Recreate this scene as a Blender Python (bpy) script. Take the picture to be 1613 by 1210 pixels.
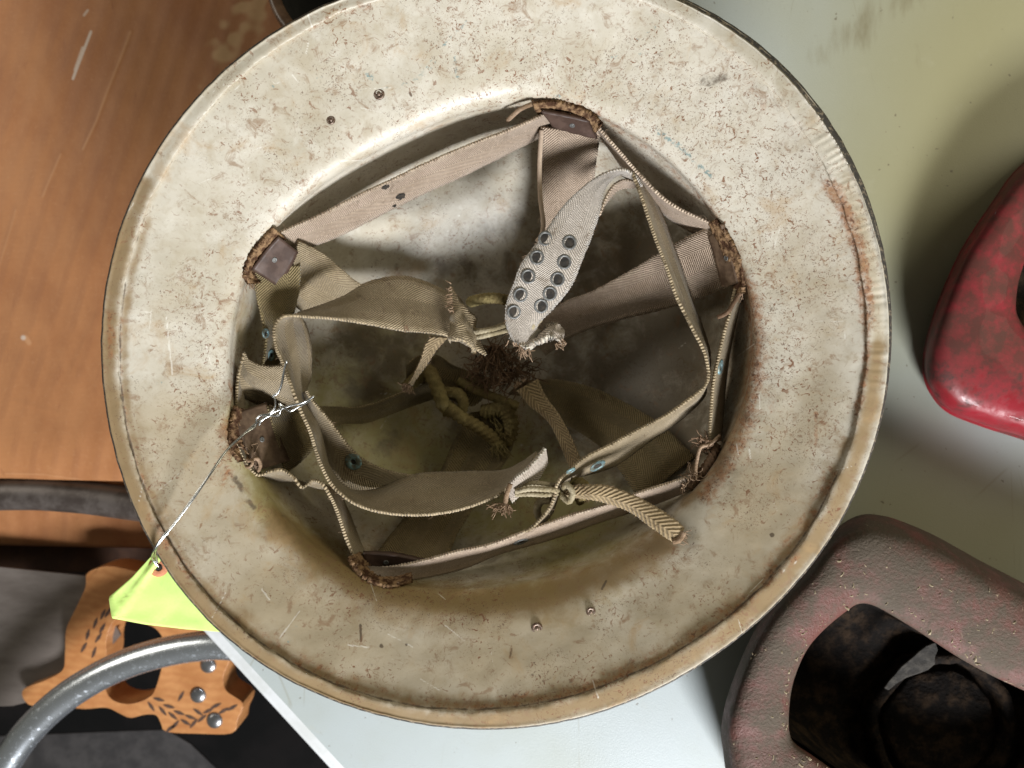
import bpy, math, random
import numpy as np
from mathutils import Vector, Matrix, noise as mnoise

random.seed(7)
rng = np.random.default_rng(7)
scene = bpy.context.scene
for o in list(bpy.data.objects):
    bpy.data.objects.remove(o)

# ------------------------------------------------------------------ camera
CAMZ = 0.405                      # camera height above the table top, metres
K = 1.385 / 1613.0                # metres per photograph pixel at one metre
cam_d = bpy.data.cameras.new("camera")
cam_d.sensor_width = 36.0
cam_d.lens = 36.0 / 1.385
cam_d.clip_start = 0.01
cam_d.clip_end = 50
cam_d.dof.use_dof = True
cam_d.dof.focus_distance = 0.315
cam_d.dof.aperture_fstop = 8.5
cam = bpy.data.objects.new("camera", cam_d)
cam.location = (0, 0, CAMZ)
scene.collection.objects.link(cam)
scene.camera = cam

# ------------------------------------------------------------------ world, lamps, exposure
w = bpy.data.worlds.new("World")
scene.world = w
w.use_nodes = True
bg = w.node_tree.nodes["Background"]
bg.inputs[0].default_value = (0.95, 0.92, 0.74, 1)
bg.inputs[1].default_value = 0.10

def area(name, loc, target, sx, sy, power, col):
    d = bpy.data.lights.new(name, 'AREA')
    d.shape = 'RECTANGLE'; d.size = sx; d.size_y = sy
    d.energy = power; d.color = col
    o = bpy.data.objects.new(name, d)
    o.location = loc
    o.rotation_euler = (Vector(target) - Vector(loc)).to_track_quat('-Z', 'Y').to_euler()
    scene.collection.objects.link(o)
    return o
area("window_light", (0.34, -1.02, 0.72), (0, 0, 0.06), 0.36, 0.30, 30.0, (0.97, 0.985, 1.0))
area("side_lamp_light", (0.95, 0.40, 0.72), (0, 0, 0.05), 0.7, 0.5, 4.2, (1.0, 0.92, 0.66))  # unseen warm fill, added to lighten the right of the table
area("side_window_light", (-0.95, 0.42, 0.62), (0, 0, 0.06), 0.6, 0.4, 3.4, (1.0, 0.94, 0.82))  # unseen soft fill, added to lighten the cardboard on the left
scene.view_settings.view_transform = 'Standard'
scene.view_settings.look = 'None'
scene.view_settings.exposure = 0.0
scene.view_settings.gamma = 1.0

# ------------------------------------------------------------------ helpers
def P(px, py, z):
    """point on the sight line of photograph pixel (px,py) at height z (metres)"""
    d = K * (CAMZ - z)
    return Vector(((px - 806.5) * d, -(py - 605.0) * d, z))

def obj(name, verts, faces, mat=None, parent=None, smooth=True):
    me = bpy.data.meshes.new(name)
    me.from_pydata([tuple(v) for v in verts], [], faces)
    me.update()
    if smooth:
        me.polygons.foreach_set("use_smooth", [True] * len(me.polygons))
    o = bpy.data.objects.new(name, me)
    scene.collection.objects.link(o)
    if mat: me.materials.append(mat)
    if parent:
        o.parent = parent
        o.matrix_parent_inverse = parent.matrix_world.inverted()
    return o

def empty(name, loc, label, cat, group=None):
    o = bpy.data.objects.new(name, None)
    o.empty_display_size = 0.01
    o.location = loc
    scene.collection.objects.link(o)
    o["label"] = label; o["category"] = cat
    if group: o["group"] = group
    bpy.context.view_layer.update()
    return o

def bevel(o, wd, seg=2, ang=0.6):
    m = o.modifiers.new("bevel", 'BEVEL'); m.width = wd; m.segments = seg
    m.limit_method = 'ANGLE'; m.angle_limit = ang
    return o

def catmull(pts, step, closed=False):
    """resample a list of equal-length tuples with a centripetal-ish Catmull-Rom"""
    a = np.array(pts, float)
    n = len(a)
    out = []
    rngi = range(n if closed else n - 1)
    for i in rngi:
        if closed:
            p0, p1, p2, p3 = a[(i - 1) % n], a[i], a[(i + 1) % n], a[(i + 2) % n]
        else:
            p1, p2 = a[i], a[i + 1]
            p0 = a[i - 1] if i > 0 else 2 * p1 - p2
            p3 = a[i + 2] if i + 2 < n else 2 * p2 - p1
        m = max(2, int(math.ceil(np.linalg.norm((p2 - p1)[:3]) / step)))
        for k in range(m):
            t = k / m
            out.append(0.5 * ((2 * p1) + (p2 - p0) * t + (2 * p0 - 5 * p1 + 4 * p2 - p3) * t * t + (3 * p1 - p0 - 3 * p2 + p3) * t ** 3))
    if not closed: out.append(a[-1])
    return np.array(out)

# ------------------------------------------------------------------ materials
class NT:
    def __init__(s, name):
        s.m = bpy.data.materials.new(name); s.m.use_nodes = True
        s.t = s.m.node_tree; s.b = s.t.nodes["Principled BSDF"]
        s.co = s.t.nodes.new("ShaderNodeTexCoord")
        s.obj = s.co.outputs["Object"]; s.uv = s.co.outputs["UV"]
    def L(s, a, sock):
        if isinstance(a, (int, float)): sock.default_value = a
        elif isinstance(a, tuple): sock.default_value = a if len(a) == 4 else (*a, 1.0) if sock.type == 'RGBA' else a
        else: s.t.links.new(a, sock)
    def map(s, scale=(1, 1, 1), rot=(0, 0, 0), src=None, loc=(0, 0, 0)):
        n = s.t.nodes.new("ShaderNodeMapping")
        s.t.links.new(src or s.obj, n.inputs[0])
        n.inputs["Scale"].default_value = scale; n.inputs["Rotation"].default_value = rot; n.inputs["Location"].default_value = loc
        return n.outputs[0]
    def noise(s, scale, detail=3, rough=0.55, dist=0.0, vec=None):
        n = s.t.nodes.new("ShaderNodeTexNoise")
        s.t.links.new(vec or s.obj, n.inputs["Vector"])
        n.inputs["Scale"].default_value = scale; n.inputs["Detail"].default_value = detail
        n.inputs["Roughness"].default_value = rough; n.inputs["Distortion"].default_value = dist
        return n.outputs["Fac"]
    def voro(s, scale, feature='F1', vec=None, rand=1.0):
        n = s.t.nodes.new("ShaderNodeTexVoronoi"); n.feature = feature
        s.t.links.new(vec or s.obj, n.inputs["Vector"])
        n.inputs["Scale"].default_value = scale; n.inputs["Randomness"].default_value = rand
        return n.outputs["Distance"]
    def wave(s, scale, vec=None, dist=0.0, dscale=1.0, direction='X', detail=2):
        n = s.t.nodes.new("ShaderNodeTexWave"); n.bands_direction = direction
        s.t.links.new(vec or s.obj, n.inputs["Vector"])
        n.inputs["Scale"].default_value = scale; n.inputs["Distortion"].default_value = dist
        n.inputs["Detail"].default_value = detail; n.inputs["Detail Scale"].default_value = dscale
        return n.outputs["Fac"]
    def step(s, f, lo, hi, smooth=True):
        n = s.t.nodes.new("ShaderNodeMapRange"); n.interpolation_type = 'SMOOTHSTEP' if smooth else 'LINEAR'
        s.L(f, n.inputs[0]); n.inputs[1].default_value = lo; n.inputs[2].default_value = hi
        return n.outputs[0]
    def math(s, op, a, b=0.0, c=0.0):
        n = s.t.nodes.new("ShaderNodeMath"); n.operation = op
        s.L(a, n.inputs[0]); s.L(b, n.inputs[1]); s.L(c, n.inputs[2])
        return n.outputs[0]
    def mul(s, *a):
        r = a[0]
        for x in a[1:]: r = s.math('MULTIPLY', r, x)
        return r
    def mix(s, f, a, b):
        n = s.t.nodes.new("ShaderNodeMix"); n.data_type = 'RGBA'
        s.L(f, n.inputs[0]); s.L(a, n.inputs[6]); s.L(b, n.inputs[7])
        return n.outputs[2]
    def attr(s, name):
        n = s.t.nodes.new("ShaderNodeAttribute"); n.attribute_name = name
        return n.outputs["Fac"]
    def sep(s, v):
        n = s.t.nodes.new("ShaderNodeSeparateXYZ"); s.t.links.new(v, n.inputs[0]); return n.outputs
    def bump(s, h, strength=0.5, dist=0.001, prev=None):
        n = s.t.nodes.new("ShaderNodeBump"); n.inputs["Strength"].default_value = strength
        n.inputs["Distance"].default_value = dist; s.L(h, n.inputs["Height"])
        if prev is not None: s.t.links.new(prev, n.inputs["Normal"])
        return n.outputs[0]
    def out(s, col, rough=0.6, metal=0.0, normal=None, spec=0.5, coat=0.0, sheen=0.0):
        s.L(col, s.b.inputs["Base Color"]); s.L(rough, s.b.inputs["Roughness"]); s.L(metal, s.b.inputs["Metallic"])
        s.b.inputs["Specular IOR Level"].default_value = spec
        s.b.inputs["Coat Weight"].default_value = coat
        s.b.inputs["Sheen Weight"].default_value = sheen
        if normal is not None: s.t.links.new(normal, s.b.inputs["Normal"])
        return s.m

def paint_material(name, hem=False):
    n = NT(name)
    big = n.noise(18, 4, 0.6)
    mid = n.noise(90, 5, 0.65, 0.3)
    fine = n.noise(420, 4, 0.6)
    col = n.mix(n.step(big, 0.35, 0.65), (0.59, 0.55, 0.47), (0.48, 0.435, 0.345))
    col = n.mix(n.mul(n.step(mid, 0.5, 0.72), 0.55), col, (0.40, 0.335, 0.235))
    col = n.mix(n.mul(n.step(mid, 0.5, 0.3), 0.4), col, (0.70, 0.67, 0.60))
    col = n.mix(n.mul(n.step(fine, 0.52, 0.7), 0.35), col, (0.42, 0.36, 0.27))
    # yellowed, aged paint; tan also paints in the lower brim's dimmer light
    tn = n.step(n.math('ADD', n.attr("tan"), n.math('MULTIPLY', n.math('SUBTRACT', big, 0.5), 1.0)), 0.1, 0.95)
    col = n.mix(n.mul(tn, 0.8), col, (0.40, 0.325, 0.215))
    ol = n.step(n.math('ADD', n.attr("olive"), n.math('MULTIPLY', n.math('SUBTRACT', mid, 0.5), 0.9)), 0.15, 0.95)
    col = n.mix(n.mul(ol, 0.85), col, (0.37, 0.33, 0.12))
    # grime, handling dirt and lower-hem dimming (brown) where the vertex layer says, broken by noise
    grime_dim = n.attr("grime"); rust = n.attr("rust"); teal = n.attr("teal"); dark = n.attr("dark")
    g = n.step(n.math('ADD', grime_dim, n.math('MULTIPLY', n.math('SUBTRACT', mid, 0.5), 1.1)), 0.15, 0.95)
    col = n.mix(n.mul(g, 0.85), col, (0.235, 0.15, 0.06))
    r = n.step(n.math('ADD', rust, n.math('MULTIPLY', n.math('SUBTRACT', n.noise(230, 5, 0.7, 0.6), 0.5), 1.7)), 0.35, 0.85)
    col = n.mix(n.mul(r, n.step(n.noise(330, 4, 0.7), 0.25, 0.6), 0.85), col, (0.30, 0.125, 0.045))
    col = n.mix(n.mul(r, n.step(n.noise(600, 4, 0.7, vec=n.map(loc=(2, 2, 2))), 0.53, 0.62), 0.8), col, (0.09, 0.035, 0.02))
    t = n.step(n.math('ADD', teal, n.math('MULTIPLY', n.math('SUBTRACT', n.noise(500, 4, 0.7, 0.5), 0.5), 2.4)), 0.55, 0.95)
    col = n.mix(n.mul(t, 0.8), col, (0.16, 0.26, 0.27))
    d = n.step(n.math('ADD', dark, n.math('MULTIPLY', n.math('SUBTRACT', n.noise(260, 5, 0.7), 0.5), 1.6)), 0.45, 0.95)
    col = n.mix(n.mul(d, 0.85), col, (0.085, 0.06, 0.04))
    # rust specks in clusters: small worm shaped marks and pin pricks
    sp1 = n.step(n.noise(400, 4, 0.66, 1.8), 0.585, 0.635)
    cl1 = n.step(n.math('ADD', n.noise(38, 3, 0.6), n.math('MULTIPLY', n.attr("speck"), 0.20)), 0.49, 0.66)
    col = n.mix(n.mul(sp1, cl1, 0.9), col, (0.19, 0.082, 0.038))
    sp2 = n.step(n.noise(1150, 2, 0.6, 1.0), 0.61, 0.66)
    cl2 = n.step(n.math('ADD', n.noise(60, 3, 0.6, vec=n.map(loc=(3, 1, 2))), n.math('MULTIPLY', n.attr("speck"), 0.15)), 0.50, 0.66)
    col = n.mix(n.mul(sp2, cl2, 0.8), col, (0.11, 0.055, 0.035))
    # branching rust marks a few millimetres long
    sp4 = n.step(n.noise(270, 4, 0.7, 2.2, vec=n.map(loc=(1, 8, 3))), 0.60, 0.635)
    cl4 = n.step(n.noise(30, 3, 0.6, vec=n.map(loc=(7, 1, 5))), 0.44, 0.6)
    col = n.mix(n.mul(sp4, cl4, 0.75), col, (0.20, 0.095, 0.05))
    sp5 = n.step(n.noise(210, 5, 0.75, 1.2, vec=n.map(loc=(11, 3, 2))), 0.585, 0.65)
    cl5 = n.step(n.math('ADD', n.noise(24, 3, 0.6, vec=n.map(loc=(2, 9, 5))), n.math('MULTIPLY', n.attr("speck"), 0.08)), 0.42, 0.60)
    col = n.mix(n.mul(sp5, cl5, 0.72), col, (0.215, 0.105, 0.055))
    am = n.step(n.noise(48, 5, 0.7, 0.6, vec=n.map(loc=(4, 12, 2))), 0.54, 0.72)
    col = n.mix(n.mul(am, 0.5), col, (0.40, 0.26, 0.125))
    dirt_shade = n.attr("soot")
    so = n.step(n.math('ADD', dirt_shade, n.math('MULTIPLY', n.math('SUBTRACT', n.noise(75, 5, 0.68, 0.4), 0.5), 1.7)), 0.25, 0.95)
    col = n.mix(n.mul(so, 0.82), col, (0.125, 0.095, 0.058))  # mottled brown dirt together with the bowl's shadow, painted into the colour
    # larger soft brown blooms
    sp3 = n.step(n.noise(150, 5, 0.72, 0.8, vec=n.map(loc=(5, 2, 7))), 0.545, 0.69)
    col = n.mix(n.mul(sp3, 0.65), col, (0.25, 0.15, 0.085))
    # pale hairline scratches
    sc = n.mul(n.step(n.math('ADD', n.attr("scratch"), n.math('MULTIPLY', n.math('SUBTRACT', n.noise(300, 3), 0.5), 0.9)), 0.4, 0.75), 1.0)
    col = n.mix(n.mul(sc, 0.5), col, (0.80, 0.78, 0.72))
    hgt = n.math('ADD', n.math('MULTIPLY', mid, 0.5), n.math('MULTIPLY', fine, 0.25))
    hgt = n.math('SUBTRACT', hgt, n.math('MULTIPLY', n.mul(sp1, cl1), 0.2))
    hgt = n.math('SUBTRACT', hgt, n.math('MULTIPLY', r, 0.15))
    nb = n.bump(hgt, 0.35, 0.0006)
    rough = n.math('ADD', 0.36, n.math('MULTIPLY', n.math('MAXIMUM', g, r), 0.35))
    rough = n.math('ADD', rough, n.math('MULTIPLY', fine, 0.12))
    return n.out(col, rough, 0, nb, 0.5)

def dark_edge_material():
    n = NT("old_dark_paint")
    f = n.noise(600, 4, 0.7)
    col = n.mix(n.step(f, 0.5, 0.68), (0.045, 0.04, 0.036), (0.30, 0.24, 0.17))
    return n.out(col, 0.6, 0, n.bump(f, 0.5, 0.0005))

def webbing_material(name, c1, c2, period=0.00125, chev=0.008, depth=1.0, dirt=(0.13, 0.085, 0.045)):
    n = NT(name)
    u, v = n.sep(n.uv)[0], n.sep(n.uv)[1]           # u across, v along, metres
    tri = n.math('PINGPONG', u, chev)               # zig-zag for the chevrons
    ph = n.math('DIVIDE', n.math('ADD', v, n.math('MULTIPLY', tri, 1.0)), period)
    diag = n.math('ADD', n.math('MULTIPLY', n.math('SINE', n.math('MULTIPLY', ph, 6.2832)), 0.5), 0.5)
    warp = n.math('ADD', n.math('MULTIPLY', n.math('SINE', n.math('MULTIPLY', u, 6.2832 / (period * 0.75))), 0.5), 0.5)
    h = n.math('ADD', n.math('MULTIPLY', diag, 0.8), n.math('MULTIPLY', warp, 0.2))
    big = n.noise(55, 4, 0.65); fz = n.noise(900, 3, 0.6)
    col = n.mix(n.step(big, 0.35, 0.65), c1, c2)
    col = n.mix(n.mul(n.step(h, 0.75, 0.15), min(1.0, 0.8 * depth)), col, tuple(x * 0.38 for x in c2))
    col = n.mix(n.mul(n.attr("selvedge"), n.step(n.noise(420, 3), 0.38, 0.62), 0.42), col, tuple(min(0.75, x * 1.45) for x in c1))
    col = n.mix(n.mul(n.step(n.noise(120, 5, 0.7, 0.4), 0.56, 0.74), 0.75), col, dirt)
    col = n.mix(n.mul(n.step(fz, 0.5, 0.7), 0.3), col, tuple(min(1, x * 1.35) for x in c1))
    hh = n.math('ADD', h, n.math('MULTIPLY', fz, 0.5))
    return n.out(col, 0.92, 0, n.bump(hh, 0.9, 0.0006), 0.15, sheen=0.15)

def cord_material(name, c1, c2):
    n = NT(name)
    f = n.noise(700, 4, 0.7); b = n.noise(90, 3)
    col = n.mix(n.step(b, 0.4, 0.6), c1, c2)
    col = n.mix(n.mul(n.step(f, 0.5, 0.68), 0.5), col, tuple(x * 0.4 for x in c1))
    return n.out(col, 0.95, 0, n.bump(f, 0.9, 0.0009), 0.1)

def simple(name, c1, c2, scale, rough=0.6, metal=0.0, bs=0.4, bd=0.0006, spec=0.5, lo=0.4, hi=0.62):
    n = NT(name)
    f = n.noise(scale, 5, 0.65)
    col = n.mix(n.step(f, lo, hi), c1, c2)
    return n.out(col, n.math('ADD', rough - 0.08, n.math('MULTIPLY', f, 0.16)), metal, n.bump(f, bs, bd), spec)

M_paint = paint_material("aged_white_paint")
M_edge = dark_edge_material()
TAN1, TAN2 = (0.56, 0.435, 0.335), (0.45, 0.34, 0.25)
OLV1, OLV2 = (0.34, 0.265, 0.14), (0.26, 0.20, 0.10)
M_tan = webbing_material("tan_webbing", TAN1, TAN2)
M_olive_dim = webbing_material("olive_webbing", OLV1, OLV2)  # same tape as the tan one, with greener dim light put into its colour
M_khaki = webbing_material("khaki_webbing", (0.42, 0.335, 0.22), (0.33, 0.255, 0.155))
M_pale = webbing_material("pale_webbing", (0.60, 0.51, 0.43), (0.49, 0.41, 0.33))
M_white = webbing_material("bleached_webbing", (0.68, 0.61, 0.54), (0.57, 0.50, 0.43))
M_tail = webbing_material("herringbone_tape", (0.40, 0.30, 0.18), (0.30, 0.22, 0.12), period=0.0022, chev=0.0050, depth=0.8)
M_fray = cord_material("frayed_thread", (0.38, 0.27, 0.19), (0.24, 0.16, 0.10))
M_brownfray = cord_material("brown_thread", (0.23, 0.15, 0.10), (0.13, 0.08, 0.05))
M_cord = cord_material("olive_cord", (0.27, 0.22, 0.10), (0.19, 0.145, 0.065))
M_palecord = cord_material("pale_cord", (0.42, 0.36, 0.25), (0.28, 0.23, 0.14))
M_felt = simple("brown_felt", (0.07, 0.035, 0.02), (0.30, 0.19, 0.105), 300, 0.95, 0, 1.0, 0.0012, 0.1)
M_leather = simple("dark_leather", (0.060, 0.036, 0.028), (0.09, 0.056, 0.044), 160, 0.45, 0, 0.3, 0.0003)
M_leather2 = simple("worn_brown_leather", (0.085, 0.05, 0.03), (0.14, 0.09, 0.055), 200, 0.6, 0, 0.5, 0.0004)
M_grommet = simple("dull_grey_grommet", (0.10, 0.10, 0.10), (0.20, 0.20, 0.19), 900, 0.5, 0.35, 0.3, 0.0002)
M_verdigris = simple("verdigris_brass", (0.16, 0.17, 0.14), (0.25, 0.42, 0.47), 420, 0.5, 0.45, 0.4, 0.0003)
M_hole = simple("dark_grommet_hole", (0.014, 0.012, 0.010), (0.040, 0.032, 0.024), 400, 0.9)
M_rivet = simple("rusty_rivet_head", (0.10, 0.055, 0.035), (0.26, 0.20, 0.16), 1200, 0.4, 0.5, 0.5, 0.0003)
M_wire = simple("galvanised_wire", (0.62, 0.63, 0.63), (0.42, 0.43, 0.43), 500, 0.25, 1.0, 0.2, 0.0001)

# ------------------------------------------------------------------ helmet shell (radii in photograph pixels about CX,CY)
CX, CY = 783.0, 548.0
def fourier(samples, order):
    s = np.array(samples, float)
    th = np.arctan2(s[:, 1] - CY, s[:, 0] - CX); r = np.hypot(s[:, 0] - CX, s[:, 1] - CY)
    def basis(t):
        c = [np.ones_like(t)]
        for k in range(1, order + 1): c += [np.cos(k * t), np.sin(k * t)]
        return np.stack(c, -1)
    A = basis(th); reg = np.diag([0] + [0.002 * k * k for k in range(1, order + 1) for _ in (0, 1)])
    co = np.linalg.solve(A.T @ A + reg * len(s), A.T @ r)
    return lambda t: basis(np.asarray(t, float)) @ co
outer_s = [(450,40),(396,74),(347,114),(273,198),(208,307),(173,416),(161,496),(161,595),(169,658),(185,729),(211,802),(242,866),(261,897),(295,943),(347,995),(417,1051),(486,1086),(560,1118),(648,1138),(747,1148),(846,1146),(946,1121),(1045,1081),(1119,1039),(1189,984),(1235,936),(1290,878),(1334,803),(1362,750),(1380,690),(1400,600),(1405,500),(1391,395),(1365,304),(1342,255),(1304,171),(1228,106),(1160,45),(1091,0),(980,-36),(880,-55),(790,-45),(700,-50),(610,-27),(515,5)]
hem_s = [(493,41),(450,69),(400,106),(347,149),(297,213),(238,317),(198,436),(188,496),(188,560),(188,595),(194,658),(211,729),(239,802),(267,849),(295,897),(312,926),(382,992),(469,1054),(560,1089),(598,1103),(698,1118),(797,1118),(896,1101),(995,1061),(1094,1007),(1161,966),(1236,888),(1290,807),(1338,700),(1362,600),(1366,500),(1350,395),(1327,334),(1312,289),(1277,220),(1228,152),(1182,110),(1095,42),(1053,19),(960,-12),(880,-26),(780,-30),(680,-18),(593,2)]
lip_s = [(840,163),(900,172),(945,188),(1010,225),(1080,285),(1130,345),(1160,400),(1178,470),(1181,550),(1168,640),(1135,712),(1080,785),(1000,845),(900,895),(800,920),(720,922),(640,922),(560,897),(480,838),(425,775),(382,710),(368,630),(374,540),(386,445),(428,362),(480,318),(560,262),(650,213),(750,176)]
R_out, R_hem, R_lip = fourier(outer_s, 7), fourier(hem_s, 7), fourier(lip_s, 5)

ZRIM = 0.1150
NTH = 1300
TH = np.linspace(0, 2 * np.pi, NTH, endpoint=False)
ro, rh, rl = R_out(TH), R_hem(TH), R_lip(TH)
def cn(x, y, s, seed=0):      # smooth scalar noise
    return mnoise.noise(Vector((x * s + seed, y * s, seed * 1.7)))
ZL = 0.087
ZB = 0.0025
def profile(i):
    """px radius, z control points from hem inwards, for angle index i"""
    a, b, c = ro[i], rh[i], rl[i]
    br = b - c
    pts = [(a - 3, ZRIM - 0.0012), (b, ZRIM - 0.0022), (b - 0.28 * br, 0.1083), (c + 0.48 * br, 0.1040),
           (c + 0.27 * br, 0.1000), (c + 0.13 * br, 0.0957), (c + 0.045 * br, 0.0912), (c, ZL)]
    dg = math.degrees(TH[i])
    sh = max(math.exp(-(((dg - 340 + 180) % 360 - 180) / 62.0) ** 4), 0.75 * math.exp(-(((dg - 225 + 180) % 360 - 180) / 50.0) ** 4), 0.25)
    for k_, (fr, zz) in zip((4, 5, 6), ((0.24, 0.1003), (0.085, 0.0975), (0.016, 0.0940))):
        pts[k_] = (pts[k_][0] * (1 - sh) + (c + fr * br) * sh, pts[k_][1] * (1 - sh) + zz * sh)
    return pts
rows = []
prof_r, prof_z = [], []
for i in range(NTH):
    pts = profile(i)
    segs = [10, 22, 18, 18, 16, 12, 8]
    a = np.array([(p[0], p[1]) for p in pts])
    out = []
    n = len(a)
    for j in range(n - 1):
        p1, p2 = a[j], a[j + 1]
        p0 = a[j - 1] if j > 0 else 2 * p1 - p2
        p3 = a[j + 2] if j + 2 < n else p2 + np.array([-2.0, -0.006])
        for k in range(segs[j]):
            t = k / segs[j]
            out.append(0.5 * ((2 * p1) + (p2 - p0) * t + (2 * p0 - 5 * p1 + 4 * p2 - p3) * t * t + (3 * p1 - p0 - 3 * p2 + p3) * t ** 3))
    rw = rl[i] * K * (CAMZ - ZL)
    for ph in np.linspace(0, math.pi / 2, 72):
        z = ZL - (ZL - ZB) * math.sin(ph) ** 1.0
        r = rw * max(math.cos(ph), 0.0) ** 0.78
        out.append(np.array([r / (K * (CAMZ - z)), z]))
    out = np.array(out)
    rows.append(out)
NS = len(rows[0])
G = np.array(rows)                         # NTH, NS, 2
PR, PZ = G[:, :, 0], G[:, :, 1].copy()
PXg = CX + PR * np.cos(TH)[:, None]; PYg = CY + PR * np.sin(TH)[:, None]

def shell_z(px, py):
    t = math.atan2(py - CY, px - CX) % (2 * math.pi)
    i = int(t / (2 * math.pi) * NTH) % NTH
    r = math.hypot(px - CX, py - CY)
    return float(np.interp(r, PR[i][::-1], PZ[i][::-1]))

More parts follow.
